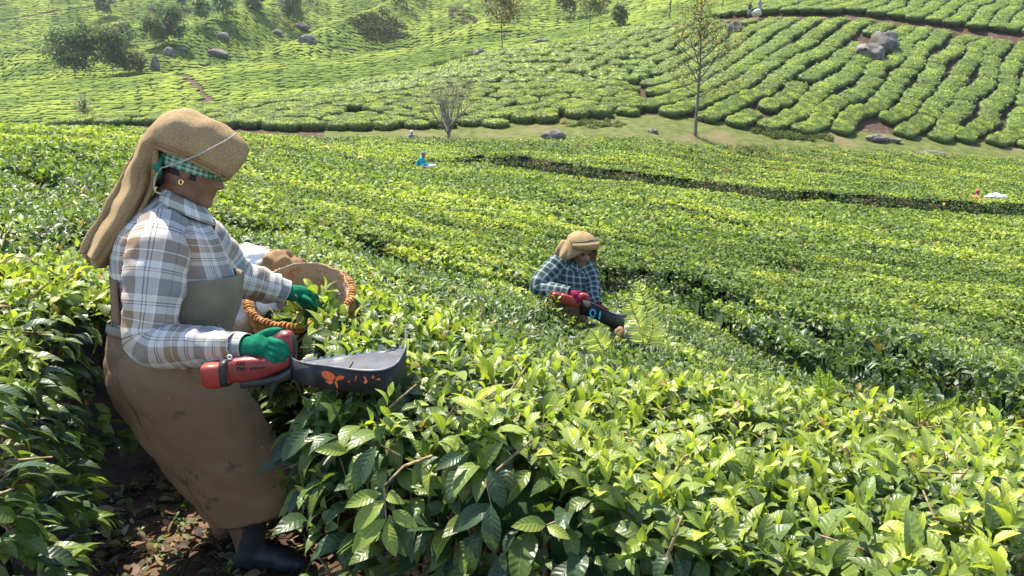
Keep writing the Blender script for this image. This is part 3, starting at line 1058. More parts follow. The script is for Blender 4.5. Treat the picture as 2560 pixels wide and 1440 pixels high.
# ---------------------------------------------------------------- contour rows on the hills behind
M['hill_tea'] = leaf_mat('hill_tea_cover', .9, .10, .03, False)
FAR_GAPS = [(gpix([(455, 188), (490, 214), (505, 235), (525, 258)], 84), .8), (gpix([(-60, 60), (60, 44), (200, 22), (360, 0), (480, -20)], 200), 1.1),
            (gpix([(700, 141), (560, 164), (450, 178), (340, 192)], 100), .45), (gpix([(700, 146), (850, 129), (1000, 118), (1150, 103), (1280, 84), (1400, 68)], 100), .45)]
SCRUB = gpix([(890, 98), (930, 70), (960, 45), (985, 30)], 200)


def low_bush(seed, na=7):
    rg = np.random.default_rng(seed)
    th = np.linspace(0, 2 * math.pi, na, endpoint=False)
    rad = 1 + rg.uniform(-.16, .16, na)
    zs, rs = np.array([0., .5, .85]), np.array([.92, 1.0, .80])
    V = np.stack([(rs[:, None] * rad) * np.cos(th), (rs[:, None] * rad) * np.sin(th), np.repeat(zs[:, None], na, 1) + rg.uniform(-.07, .07, (3, na))], -1).reshape(-1, 3)
    V = np.concatenate([V, [[rg.uniform(-.2, .2), rg.uniform(-.2, .2), 1.0]]])
    i = np.arange(na); j = (i + 1) % na
    T = np.stack([2 * na + i, 2 * na + j, np.full(na, 3 * na)], -1)
    return V, grid_faces(3, na, True), T, np.concatenate([np.zeros(na), np.full(na, .16), np.full(na, .85), [1.]])  # tone by height: sides held dark, old leaves plus painted row shade


LOWB7 = [low_bush(k) for k in range(10)]
LOWB5 = [low_bush(k, 5) for k in range(10)]


def far_rows(name, label, yfun0, yfun1, daz, dz, hgt, rxf, seed, az0=-.74, az1=.74, skip=None, LOWB=LOWB7):
    """tea bushes set along the contour lines of a far slope"""
    rg = np.random.default_rng(seed)
    P = []
    for az in np.arange(az0, az1, daz):
        u = 1280 + F_PX * az
        ys = np.arange(float(yfun0(np.array([u]))[0]), float(yfun1(np.array([u]))[0]), .12)
        aj = az + rg.uniform(-.35, .35) * daz
        xs = aj * ys
        zc = ground(xs, ys)
        ph = (zc + (fbm(xs / 11, ys / 11, seed + 3, 3) - .5) * dz * 2.0) / dz
        cr = np.nonzero(np.floor(ph[1:]) != np.floor(ph[:-1]))[0]
        last = -9
        for c in cr:
            if ys[c] - last < .55: continue
            P.append((xs[c] + (rg.uniform(-.4, .4) + .5 * (int(ph[c]) % 2)) * daz * ys[c], ys[c], zc[c], daz * ys[c], ys[c] - last)); last = ys[c]
    P = np.array(P)
    # wide spacings are filled with extra rows
    extra = P[(P[:, 4] > 2.4) & (P[:, 4] < 30)]
    add = []
    for x_, y_, z_, w_, g_ in extra:
        m = int(g_ / 1.7)
        for q in range(1, m):
            add.append((x_ * (y_ - g_ * q / m) / y_ + rg.uniform(-.5, .5) * w_, y_ - g_ * q / m, 0, w_, g_ / m))
    P[:, 4] = np.where(P[:, 4] > 2.4, P[:, 4] / np.maximum((P[:, 4] / 1.7).astype(int), 1), P[:, 4])
    P = np.concatenate([P, np.array(add)]) if add else P
    P[:, 2] = ground(P[:, 0], P[:, 1])
    ok = np.ones(len(P), bool)
    for pts, w in FAR_GAPS:
        ok &= seg_dist(P[:, 0], P[:, 1], pts)[0] > w * .8
    uu_, vv_ = project(P[:, :3])
    ok &= (uu_ > -60) & (uu_ < 2620) & (vv_ > -70) & (vv_ < 420)
    if skip is not None: ok &= ~skip(uu_, vv_)
    P = P[ok]
    VV, QQ, TT, CC_, off = [], [], [], [], 0
    fl = smooth(.35, .7, fbm(P[:, 0] / 9, P[:, 1] / 9, seed + 31, 3))
    n = len(P)
    k = rg.integers(len(LOWB), size=n)
    rx = P[:, 3] * rxf * rg.uniform(.9, 1.25, n); ry = np.clip(P[:, 4] * .5, .36, 1.0) * rg.uniform(.66, .86, n); hz = hgt * rg.uniform(.8, 1.15, n)
    rot = rg.uniform(-.2, .2, n)
    sgx = (ground(P[:, 0] + 1.2, P[:, 1]) - ground(P[:, 0] - 1.2, P[:, 1])) / 2.4
    sgy = (ground(P[:, 0], P[:, 1] + 1.2) - ground(P[:, 0], P[:, 1] - 1.2)) / 2.4
    for q in range(len(LOWB)):
        m = np.nonzero(k == q)[0]
        if not len(m): continue
        V, Q, T, tone = LOWB[q]
        c, s = np.cos(rot[m])[:, None], np.sin(rot[m])[:, None]
        lx, ly = V[None, :, 0] * rx[m][:, None], V[None, :, 1] * ry[m][:, None]
        wx, wy = lx * c - ly * s, lx * s + ly * c
        A = np.stack([P[m, 0][:, None] + wx, P[m, 1][:, None] + wy, P[m, 2][:, None] - .12 + V[None, :, 2] * hz[m][:, None] + wx * sgx[m][:, None] + wy * sgy[m][:, None]], -1)
        nv = len(V)
        VV.append(A.reshape(-1, 3))
        o_ = off + (np.arange(len(m)) * nv)[:, None, None]
        QQ.append((Q[None] + o_).reshape(-1, 4)); TT.append((T[None] + o_).reshape(-1, 3)); off += nv * len(m)
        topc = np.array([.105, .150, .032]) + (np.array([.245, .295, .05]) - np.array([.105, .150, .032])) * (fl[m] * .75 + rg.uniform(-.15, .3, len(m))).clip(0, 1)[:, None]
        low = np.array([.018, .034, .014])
        C = low + (topc[:, None] - low) * (tone ** .8)[None, :, None] * rg.uniform(.75, 1.2, (len(m), nv, 1))  # sides dark as old leaves, deepened in colour to stand for row shade
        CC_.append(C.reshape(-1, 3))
    # low dark undergrowth beneath the bushes
    az = np.linspace(az0, az1, 170); u = 1280 + F_PX * az
    y0, y1 = yfun0(u), yfun1(u)
    t = np.linspace(0, 1, 70)[:, None]
    Yg = y0[None] * (y1 / y0)[None] ** t; Xg = az[None] * Yg
    gap = np.ones_like(Yg)
    for pts, w in FAR_GAPS:
        gap = np.minimum(gap, smooth(w * .6, w * 1.1, seg_dist(Xg, Yg, pts)[0]))
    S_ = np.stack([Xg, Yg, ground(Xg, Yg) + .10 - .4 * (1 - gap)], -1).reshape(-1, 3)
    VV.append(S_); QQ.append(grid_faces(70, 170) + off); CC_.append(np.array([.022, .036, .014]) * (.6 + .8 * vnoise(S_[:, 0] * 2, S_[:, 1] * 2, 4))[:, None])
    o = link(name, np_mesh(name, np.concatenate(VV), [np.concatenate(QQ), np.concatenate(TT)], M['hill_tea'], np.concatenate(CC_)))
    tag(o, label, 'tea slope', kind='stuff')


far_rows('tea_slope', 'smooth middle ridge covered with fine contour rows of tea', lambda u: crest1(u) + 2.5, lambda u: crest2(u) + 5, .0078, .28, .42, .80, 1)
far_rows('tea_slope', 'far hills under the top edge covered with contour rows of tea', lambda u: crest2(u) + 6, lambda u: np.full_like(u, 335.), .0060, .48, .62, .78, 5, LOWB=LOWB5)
# ---------------------------------------------------------------- lofting, tubes and soft unions
def catmull(P, sub):
    P = np.asarray(P, float)
    out = []
    n = len(P)
    for i in range(n - 1):
        p0, p1, p2, p3 = P[max(i - 1, 0)], P[i], P[i + 1], P[min(i + 2, n - 1)]
        for k in range(sub):
            t = k / sub
            out.append(.5 * ((2 * p1) + (-p0 + p2) * t + (2 * p0 - 5 * p1 + 4 * p2 - p3) * t * t + (-p0 + 3 * p1 - 3 * p2 + p3) * t ** 3))
    out.append(P[-1])
    return np.array(out)


def superell(th, e):
    c, s = np.cos(th), np.sin(th)
    return np.sign(c) * np.abs(c) ** (2 / e), np.sign(s) * np.abs(s) ** (2 / e)


def loft_grid(secs, n=48, sub=5, e=2.0, th0=0.0, th1=2 * math.pi):
    """secs: list of (centre, half axis 1, half axis 2) -> grid (R, n, 3), uv in metres. open seam at th0"""
    C = catmull([s[0] for s in secs], sub); A = catmull([s[1] for s in secs], sub); B = catmull([s[2] for s in secs], sub)
    th = np.linspace(th0, th1, n)
    ct, st = superell(th, e)
    G = C[:, None] + ct[None, :, None] * A[:, None] + st[None, :, None] * B[:, None]
    du = np.linalg.norm(np.diff(G, axis=1), axis=-1).mean(0)
    dv = np.linalg.norm(np.diff(C, axis=0), axis=-1)
    u = np.concatenate([[0], np.cumsum(du)]); v = np.concatenate([[0], np.cumsum(dv)])
    UV = np.stack(np.meshgrid(u, v), -1)
    return G, UV


def grid_normals(G):
    a = np.gradient(G, axis=0); b = np.gradient(G, axis=1)
    return unit(np.cross(b, a))


def noise3(P, scale, seed=0.0):
    Q = P.reshape(-1, 3)
    return np.array([mnoise.noise(Vector((q[0] * scale + seed, q[1] * scale - seed * .7, q[2] * scale + seed * 1.3))) for q in Q]).reshape(P.shape[:-1])


def wrinkle(G, UV, amp, fu, fv, seed=0.0, ridge=True):
    """cloth folds: stretched noise over the cloth's own coordinates"""
    Q = np.stack([UV[..., 0] * fu + seed, UV[..., 1] * fv, np.full(UV.shape[:2], seed * 1.7)], -1)
    n = np.array([mnoise.noise(Vector(q)) for q in Q.reshape(-1, 3)]).reshape(UV.shape[:2])
    n2 = np.array([mnoise.noise(Vector(q * 2.3 + 5.0)) for q in Q.reshape(-1, 3)]).reshape(UV.shape[:2])
    if ridge:
        n = 1 - 2 * np.abs(n) ** .8; n2 = 1 - 2 * np.abs(n2) ** .8
    return G + grid_normals(G) * (amp * (n * .7 + n2 * .35))[..., None]


def grid_obj(name, G, mat, parent, UV=None, thick=0.0, off=-1.0, flip=False, wrapcap=False):
    nr, nc = G.shape[:2]
    Fq = grid_faces(nr, nc)
    if flip: Fq = Fq[:, ::-1]
    V = G.reshape(-1, 3)
    uv = None if UV is None else UV.reshape(-1, 2)
    faces = [Fq]
    if wrapcap:
        V = np.concatenate([V, G[0].mean(0)[None], G[-1].mean(0)[None]])
        uv = None if uv is None else np.concatenate([uv, UV[0].mean(0)[None], UV[-1].mean(0)[None]])
        a, b = len(V) - 2, len(V) - 1
        i = np.arange(nc - 1)
        t1 = np.stack([i + 1, i, np.full(nc - 1, a)], -1); t2 = np.stack([(nr - 1) * nc + i, (nr - 1) * nc + i + 1, np.full(nc - 1, b)], -1)
        if flip: t1, t2 = t1[:, ::-1], t2[:, ::-1]
        faces += [t1, t2]
    o = link(name, np_mesh(name, V, faces, mat, None, uv), parent)
    if thick:
        m = o.modifiers.new('thickness', 'SOLIDIFY'); m.thickness = thick; m.offset = off
    return o


def tube_geo(pts, rad, n=14, sub=4, ends=True):
    P = catmull(pts, sub); R = catmull(np.asarray(rad, float)[:, None], sub)[:, 0]
    if ends:
        d0, d1 = unit(P[1] - P[0]), unit(P[-1] - P[-2])
        P = np.concatenate([[P[0] - d0 * R[0] * q for q in (.98, .75, .4)], P, [P[-1] + d1 * R[-1] * q for q in (.4, .75, .98)]])
        R = np.concatenate([R[0] * np.array([.12, .62, .9]), R, R[-1] * np.array([.9, .62, .12])])
    tan = unit(np.gradient(P, axis=0))
    e1 = np.zeros_like(P); r = np.array([.0, -1., .15])
    for i in range(len(P)):
        r = r - (r @ tan[i]) * tan[i]; r = r / (np.linalg.norm(r) + 1e-9); e1[i] = r
    e2 = np.cross(tan, e1)
    th = np.linspace(0, 2 * math.pi, n, endpoint=False)
    G = P[:, None] + R[:, None, None] * (np.cos(th)[None, :, None] * e1[:, None] + np.sin(th)[None, :, None] * e2[:, None])
    V = np.concatenate([G.reshape(-1, 3), P[:1], P[-1:]])
    Fq = grid_faces(len(P), n, True)
    i = np.arange(n); j = (i + 1) % n; m = (len(P) - 1) * n
    T = np.concatenate([np.stack([j, i, np.full(n, len(V) - 2)], -1), np.stack([m + i, m + j, np.full(n, len(V) - 1)], -1)])
    return V, Fq, T


def tube_obj(name, pts, rad, mat, parent, n=12, sub=4):
    V, Fq, T = tube_geo(pts, rad, n, sub)
    return link(name, np_mesh(name, V, [Fq, T], mat), parent)


def ellipsoid_geo(c, axes, nu=20, nv=12):
    th = np.linspace(0, 2 * math.pi, nu, endpoint=False); ph = np.linspace(-math.pi / 2, math.pi / 2, nv)
    a = np.array(axes, float)
    G = np.array(c, float) + np.cos(ph)[:, None, None] * (np.cos(th)[None, :, None] * a[0] + np.sin(th)[None, :, None] * a[1]) + np.sin(ph)[:, None, None] * a[2]
    return G.reshape(-1, 3), grid_faces(nv, nu, True), np.zeros((0, 3), int)


def closed_grid_geo(G):
    """grid (R, n) with wrap in n and fan caps"""
    nr, nc = G.shape[:2]
    V = np.concatenate([G.reshape(-1, 3), G[0].mean(0)[None], G[-1].mean(0)[None]])
    i = np.arange(nc); j = (i + 1) % nc; m = (nr - 1) * nc
    T = np.concatenate([np.stack([j, i, np.full(nc, len(V) - 2)], -1), np.stack([m + i, m + j, np.full(nc, len(V) - 1)], -1)])
    return V, grid_faces(nr, nc, True), T


def join_geo(geos):
    VV, QQ, TT, off = [], [], [], 0
    for V, Q, T in geos:
        VV.append(V); QQ.append(Q + off); TT.append(T + off); off += len(V)
    return np.concatenate(VV), np.concatenate(QQ), np.concatenate(TT)


def union_obj(name, geos, mat, parent, voxel=.006, smooth_it=4, factor=.5):
    """one continuous skin grown over overlapping volumes"""
    V, Q, T = join_geo(geos)
    me = np_mesh(name + '_raw', V, [Q, T])
    o = bpy.data.objects.new(name + '_raw', me)
    COL.objects.link(o)
    m = o.modifiers.new('skin', 'REMESH'); m.mode = 'VOXEL'; m.voxel_size = voxel; m.use_smooth_shade = True
    s = o.modifiers.new('soft', 'SMOOTH'); s.iterations = smooth_it; s.factor = factor
    q = o.modifiers.new('lighter', 'DECIMATE'); q.ratio = .28
    dg = bpy.context.evaluated_depsgraph_get()
    out = bpy.data.meshes.new_from_object(o.evaluated_get(dg))
    out.name = name
    bpy.data.objects.remove(o); bpy.data.meshes.remove(me)
    out.materials.clear()
    out.polygons.foreach_set('use_smooth', np.ones(len(out.polygons), bool))
    return link(name, out, parent, mat)


def box_geo(c, ax, ay, az):
    c, ax, ay, az = [np.array(q, float) for q in (c, ax, ay, az)]
    V = np.array([c + sx * ax + sy * ay + sz * az for sz in (-1, 1) for sy in (-1, 1) for sx in (-1, 1)])
    Q = np.array([[0, 2, 3, 1], [4, 5, 7, 6], [0, 1, 5, 4], [2, 6, 7, 3], [0, 4, 6, 2], [1, 3, 7, 5]])
    return V, Q, np.zeros((0, 3), int)


def solid_obj(name, geos, mat, parent, bevel=0.0, smooth_shade=False):
    V, Q, T = join_geo(geos)
    fs = [Q] + ([T] if len(T) else [])
    o = link(name, np_mesh(name, V, fs, mat, smooth=smooth_shade), parent)
    if bevel:
        b = o.modifiers.new('edge', 'BEVEL'); b.width = bevel; b.segments = 2; b.limit_method = 'ANGLE'
    return o


# ---------------------------------------------------------------- cloth and skin
def plaid_mat(name, stops_u, stops_v, pu, pv, rough=.9, fine=None):
    """woven check: warp and weft colours over the cloth's own coordinates (metres)"""
    m, nt, nd, lk, bs, out = new_mat(name)
    uvn = N(nt, 'ShaderNodeUVMap', uv_map='UVMap')
    sx = N(nt, 'ShaderNodeSeparateXYZ')
    lk.new(uvn.outputs[0], sx.inputs[0])
    cols = []
    for k, (stops, per) in enumerate(((stops_u, pu), (stops_v, pv))):
        d = N(nt, 'ShaderNodeMath', operation='DIVIDE'); lk.new(sx.outputs[k], d.inputs[0]); d.inputs[1].default_value = per
        fr = N(nt, 'ShaderNodeMath', operation='FRACT'); lk.new(d.outputs[0], fr.inputs[0])
        r = ramp(nt, stops, 'CONSTANT')
        lk.new(fr.outputs[0], r.inputs[0])
        cols.append(r.outputs[0])
    c = mixrgb(nt, .5, cols[0], cols[1])
    tc = N(nt, 'ShaderNodeTexCoord')
    nz = N(nt, 'ShaderNodeTexNoise', i_Scale=6.0, i_Detail=4.0)
    lk.new(tc.outputs['Object'], nz.inputs['Vector'])
    r2 = ramp(nt, [(.3, (.82, .80, .77)), (.7, (1, 1, 1))])
    lk.new(nz.outputs['Fac'], r2.inputs[0])
    lk.new(mixrgb(nt, 1.0, c, r2.outputs[0], 'MULTIPLY'), bs.inputs['Base Color'])
    bs.inputs['Roughness'].default_value = rough
    bs.inputs['Specular IOR Level'].default_value = .15
    nb = N(nt, 'ShaderNodeTexNoise', i_Scale=900.0, i_Detail=2.0)
    lk.new(tc.outputs['Object'], nb.inputs['Vector'])
    bp = N(nt, 'ShaderNodeBump', i_Strength=.25, i_Distance=.001)
    lk.new(nb.outputs['Fac'], bp.inputs['Height']); lk.new(bp.outputs[0], bs.inputs['Normal'])
    return m


def burlap_mat(name, c1, c2, c3):
    m, nt, nd, lk, bs, out = new_mat(name)
    uvn = N(nt, 'ShaderNodeUVMap', uv_map='UVMap')
    tc = N(nt, 'ShaderNodeTexCoord')
    n1 = N(nt, 'ShaderNodeTexNoise', i_Scale=6.0, i_Detail=8.0); lk.new(tc.outputs['Object'], n1.inputs['Vector'])
    n2 = N(nt, 'ShaderNodeTexNoise', i_Scale=260.0, i_Detail=3.0); lk.new(tc.outputs['Object'], n2.inputs['Vector'])
    r = ramp(nt, [(.3, c1), (.7, c2)]); lk.new(n1.outputs['Fac'], r.inputs[0])
    r2 = ramp(nt, [(.40, c3), (.58, (1, 1, 1))]); lk.new(n2.outputs['Fac'], r2.inputs[0])
    col = mixrgb(nt, 1.0, r.outputs[0], r2.outputs[0], 'MULTIPLY')
    w1 = N(nt, 'ShaderNodeTexWave', i_Scale=110.0, i_Distortion=1.5); w1.bands_direction = 'X'; lk.new(uvn.outputs[0], w1.inputs['Vector'])
    w2 = N(nt, 'ShaderNodeTexWave', i_Scale=110.0, i_Distortion=1.5); w2.bands_direction = 'Y'; lk.new(uvn.outputs[0], w2.inputs['Vector'])
    mx = N(nt, 'ShaderNodeMath', operation='MAXIMUM'); lk.new(w1.outputs['Fac'], mx.inputs[0]); lk.new(w2.outputs['Fac'], mx.inputs[1])
    r3 = ramp(nt, [(.3, (.72, .70, .66)), (.8, (1, 1, 1))]); lk.new(mx.outputs[0], r3.inputs[0])
    lk.new(mixrgb(nt, 1.0, col, r3.outputs[0], 'MULTIPLY'), bs.inputs['Base Color'])
    bs.inputs['Roughness'].default_value = .95
    bs.inputs['Specular IOR Level'].default_value = .1
    bp = N(nt, 'ShaderNodeBump', i_Strength=.6, i_Distance=.002); lk.new(mx.outputs[0], bp.inputs['Height'])
    lk.new(bp.outputs[0], bs.inputs['Normal'])
    return m


_T, _W, _G, _D, _L = (.27, .18, .115), (.60, .56, .50), (.22, .22, .215), (.12, .115, .13), (.70, .67, .61)
M['plaid'] = plaid_mat('brown_grey_plaid',
    [(0, _T), (.26, _L), (.28, _W), (.36, _D), (.375, _W), (.40, _D), (.415, _W), (.50, _G), (.62, _D), (.64, _G), (.76, _L), (.78, _W), (.86, _D), (.875, _W), (.90, _D), (.915, _W)],
    [(0, _G), (.24, _L), (.26, _W), (.34, _D), (.36, _W), (.385, _D), (.40, _W), (.50, _T), (.62, _L), (.635, _T), (.76, _W), (.86, _D), (.88, _W), (.90, (.30, .16, .13)), (.92, _W)], .21, .19)
_b1, _b2, _b3 = (.030, .050, .052), (.15, .20, .205), (.44, .50, .49)
M['check'] = plaid_mat('dark_blue_check', [(0, _b1), (.45, _b2), (.62, _b3), (.72, _b2), (.85, _b1)], [(0, _b1), (.45, _b2), (.62, _b3), (.72, _b2), (.85, _b1)], .052, .052)
M['gingham'] = plaid_mat('green_gingham', [(0, (.03, .16, .11)), (.5, (.42, .55, .48))], [(0, (.03, .18, .12)), (.5, (.45, .58, .50))], .016, .016)
M['burlap'] = burlap_mat('jute_sackcloth', (.33, .225, .115), (.47, .345, .19), (.74, .69, .62))
M['burlap_pale'] = burlap_mat('pale_sackcloth_lining', (.42, .29, .17), (.58, .45, .30), (.75, .7, .65))
M['burlap_old'] = burlap_mat('brown_sackcloth', (.30, .18, .09), (.44, .29, .16), (.7, .62, .55))
M['apron'] = noise_mat('brown_canvas_apron', (.150, .090, .047), (.205, .130, .072), 3, .85, .35, 70, 8, .2)


def add_stains(m, scale, lo, hi, col):
    nt = m.node_tree
    bs = nt.nodes['Principled BSDF']
    src = bs.inputs['Base Color'].links[0].from_socket
    tc = N(nt, 'ShaderNodeTexCoord')
    n = N(nt, 'ShaderNodeTexNoise', i_Scale=scale, i_Detail=9.0, i_Roughness=.65)
    nt.links.new(tc.outputs['Object'], n.inputs['Vector'])
    r = ramp(nt, [(lo, (0, 0, 0)), (hi, (1, 1, 1))])
    nt.links.new(n.outputs['Fac'], r.inputs[0])
    nt.links.new(mixrgb(nt, r.outputs[0], src, col), bs.inputs['Base Color'])


add_stains(M['apron'], 9.0, .605, .65, (.10, .066, .04))
add_stains(M['apron'], 30.0, .68, .71, (.34, .27, .18))
M['bib'] = noise_mat('olive_canvas_bib', (.15, .128, .088), (.21, .18, .13), 9, .9, .3, 200, 4, .15)
M['glove'] = noise_mat('green_knit_glove', (.004, .11, .055), (.012, .19, .10), 40, .9, .5, 500, 3, .1)
M['glove_red'] = noise_mat('red_knit_glove', (.16, .012, .03), (.28, .03, .06), 40, .9, .5, 500, 3, .1)
M['skin'] = noise_mat('brown_skin', (.135, .064, .040), (.20, .10, .062), 20, .5, .12, 260, 4, .4)
M['rubber'] = noise_mat('black_rubber', (.012, .013, .015), (.028, .029, .033), 14, .55, .15, 80, 4, .4)
M['hair'] = noise_mat('black_hair', (.004, .004, .004), (.012, .01, .009), 60, .45, .5, 300, 3, .4)
M['gold'] = noise_mat('gold_earring', (.75, .50, .16), (.85, .6, .22), 40, .25, 0, metallic=1.0)
M['cord'] = noise_mat('white_cotton_cord', (.36, .33, .26), (.5, .46, .38), 80, .9, .5, 400)
M['white'] = noise_mat('white_woven_plastic', (.62, .61, .58), (.78, .77, .75), 6, .6, .35, 50, c3=(.45, .41, .34), s3=5)
M['eye'] = noise_mat('eye', (.5, .48, .45), (.6, .58, .55), 8, .2, 0)


def head_geo(nz=54, na=56):
    """a head, x forward, y to its left, z up, about 0.23 high, centred between crown and chin"""
    zk = [-.118, -.114, -.105, -.092, -.078, -.066, -.055, -.044, -.033, -.018, .0, .018, .036, .055, .075, .095, .108, .116]
    xf = [.030, .058, .078, .084, .081, .0795, .081, .083, .083, .084, .083, .082, .089, .090, .084, .066, .042, .010]
    xb = [-.045, -.048, -.054, -.062, -.068, -.072, -.076, -.082, -.088, -.094, -.098, -.100, -.100, -.097, -.088, -.068, -.046, -.012]
    wd = [.020, .036, .047, .055, .060, .064, .067, .070, .072, .0735, .075, .077, .078, .077, .071, .056, .038, .010]
    z = np.linspace(zk[0], zk[-1], nz)
    XF, XB, WD = (np.interp(z, zk, q) for q in (xf, xb, wd))
    kern = np.array([.25, .5, .25])
    for q in (XF, XB, WD):
        q[1:-1] = np.convolve(q, kern, 'same')[1:-1]
    th = np.linspace(0, 2 * math.pi, na, endpoint=False)
    ct, st = superell(th, 2.25)
    Z = np.repeat(z[:, None], na, 1)
    X = np.where(ct[None] >= 0, ct[None] * XF[:, None], ct[None] * -XB[:, None])
    Yv = st[None] * WD[:, None]
    g = lambda c, s: np.exp(-((Z - c) / s) ** 2)
    gy = lambda c, s: np.exp(-((np.abs(Yv) - c) / s) ** 2)
    front = (ct[None] > .15)
    nose = np.interp(z, [-.04, -.034, -.026, -.012, .012, .03], [0, .012, .026, .020, .008, 0])[:, None] * np.exp(-(Yv / (.0105 + .006 * g(-.028, .012))) ** 2)
    ala = .009 * g(-.030, .009) * gy(.014, .008)
    lips = (.007 * g(-.050, .006) + .0075 * g(-.064, .007) - .004 * g(-.0572, .0028)) * np.exp(-(Yv / .020) ** 2)
    chin = .005 * g(-.092, .012) * np.exp(-(Yv / .018) ** 2)
    brow = .004 * g(.030, .008) * gy(.026, .016)
    sock = -.010 * g(.012, .011) * gy(.030, .014)
    cheek = .005 * g(-.020, .02) * gy(.042, .016)
    X = X + front * (nose + ala + lips + chin + brow + sock + cheek)
    return np.stack([X, Yv, Z], -1)


def frame(fwd, up):
    f = np.array(fwd, float); f /= np.linalg.norm(f)
    l = np.cross(up, f); l /= np.linalg.norm(l)
    return np.stack([f, l, np.cross(f, l)], 1)          # columns: forward, left, up


def ear_geo(R, c, side, s=1.0):
    """a small curled ear on the side of the head"""
    pts = [(-.004, 0, -.028), (-.014, .006, -.012), (-.018, .009, .008), (-.010, .010, .024), (.006, .007, .026), (.012, .004, .012), (.006, .004, 0), (.003, .003, -.016)]
    P = [c + R @ np.array([p[0] * s, side * (.074 + p[1]) * s, (p[2] + .0) * s]) for p in pts]
    geos = [tube_geo(P, [.005 * s, .005 * s, .005 * s, .005 * s, .0048 * s, .004 * s, .004 * s, .005 * s], 8, 3)]
    geos.append(ellipsoid_geo(c + R @ np.array([-.004 * s, side * .074 * s, .002 * s]), [R @ np.array([.011 * s, 0, 0]), R @ np.array([0, .005 * s, 0]), R @ np.array([0, 0, .022 * s])], 10, 7))
    return geos
# ---------------------------------------------------------------- the standing woman
WY = 2.55


def W(u, v, dy=0.0):
    return np.array(at(u, v, WY + dy))


def V_(u, v, k=.45):
    d = ray(u, v)
    w = np.array([d.x, d.y, d.z * k])
    return w / w[1]


woman = empty('person', (float(W(640, 1400)[0]), WY, 0.0))
tag(woman, 'standing woman in sackcloth headcloth, plaid shirt, brown apron and green gloves', 'person')

# head, turned to the right and bowed
HR = frame((.93, .10, -.34), (.33, 0.05, .94))
HC = W(484, 426, .0)
HG0 = head_geo()
hv, hq, ht = closed_grid_geo(HG0 @ HR.T * 1.0 + HC)
neck = tube_geo([W(418, 540), W(432, 500), W(452, 462), W(462, 440)], [.072, .060, .056, .055], 20)
core = [tube_geo([W(425, 560), W(430, 640), W(435, 740), W(430, 830), W(430, 900)], [.10, .135, .125, .12, .135], 20),
        tube_geo([W(410, 600, -.10), W(395, 650, -.20), W(382, 760, -.25), W(378, 850, -.27)], [.06, .055, .048, .042], 12),
        tube_geo([W(378, 850, -.27), W(470, 866, -.31), W(560, 866, -.36), W(625, 866, -.39)], [.042, .038, .030, .026], 12),
        tube_geo([W(470, 600, .10), W(540, 660, .17), W(590, 705, .20)], [.06, .05, .042], 12),
        tube_geo([W(590, 705, .20), W(650, 718, .25), W(720, 732, .31)], [.042, .034, .026], 12),
        tube_geo([W(420, 880, -.09), W(520, 1080, -.09), W(605, 1290, -.05), W(628, 1390, -.04)], [.10, .085, .06, .045], 14),
        tube_geo([W(430, 880, .10), W(480, 1080, .13), W(545, 1260, .15), W(562, 1330, .15)], [.10, .085, .06, .045], 14)]
body = union_obj('body', [(hv, hq, ht), neck] + core + ear_geo(HR, HC, -1) + ear_geo(HR, HC, 1), M['skin'], woman, .0052, 3, .5)
for s in (-1, 1):
    ec = HC + HR @ np.array([.0735, s * .031, .012])
    V, Q, T = ellipsoid_geo(ec, [HR @ np.array([.0115, 0, 0]), HR @ np.array([0, .0115, 0]), HR @ np.array([0, 0, .0115])], 14, 9)
    eye = link('eye', np_mesh('eye', V, [Q], M['eye']), woman)
    V, Q, T = ellipsoid_geo(ec + HR @ np.array([.0085, 0, -.003]), [HR @ np.array([.004, 0, 0]), HR @ np.array([0, .0055, 0]), HR @ np.array([0, 0, .0055])], 10, 7)
    link('iris', np_mesh('iris', V, [Q], M['hair']), eye)
# hair at the nape and temple
hp = HG0.copy()
m = hp[:, :, :1] * 0
hairG = (HG0 * np.array([1.04, 1.05, 1.04]))[22:]
hairG = hairG.copy(); hairG[..., 0] -= .012
V, Q, T = closed_grid_geo(hairG @ HR.T + HC)
V2, Q2, T2 = ellipsoid_geo(HC + HR @ np.array([-.092, 0, -.045]), [HR @ np.array([.045, 0, 0]), HR @ np.array([0, .05, 0]), HR @ np.array([0, 0, .045])])
solid_obj('hair', [(V, Q, T), (V2, Q2, T2)], M['hair'], woman, smooth_shade=True)
# gold earring
er = HC + HR @ np.array([-.004, -.087, -.036])
tube_obj('earring', [er + HR @ np.array([.006 * math.cos(a), -.002, .008 * math.sin(a)]) for a in np.linspace(0, 6.28, 10)], [.0026] * 10, M['gold'], woman, 8, 2)

# green checked scarf wrapped under the sackcloth
sc = (HG0 * np.array([1.13, 1.13, 1.06]))[26:]
sc = np.concatenate([sc, sc[:, :1]], 1)
scG = (sc + np.array([-.004, 0, .002])) @ HR.T + HC
uvx = np.stack(np.meshgrid(np.linspace(0, .50, sc.shape[1]), np.linspace(0, .15, sc.shape[0])), -1)
scG = wrinkle(scG, uvx, .003, 20, 40, 3.0)
grid_obj('scarf', scG, M['gingham'], woman, uvx, .003)
kn = W(394, 425, -.09)
kg = [W(400, 398, -.085), W(392, 415, -.095), W(396, 432, -.085), W(388, 450, -.07)]
tube_obj('scarf_end', kg, [.012, .014, .011, .006], M['gingham'], woman, 10)

# folded jute sack worn as headcloth: (top point, lower edge point, half width)
HOOD = [((616, 372), (572, 440), .096), ((603, 350), (554, 428), .106), ((560, 317), (498, 399), .122), ((505, 287), (461, 381), .132), ((450, 275), (425, 370), .136), ((400, 292), (402, 360), .130), ((360, 335), (393, 362), .118), ((330, 395), (390, 392), .104),
        ((300, 455), (384, 455), .090), ((270, 515), (358, 515), .078), ((240, 568), (318, 580), .070), ((217, 608), (285, 622), .064), ((207, 632), (262, 646), .058)]


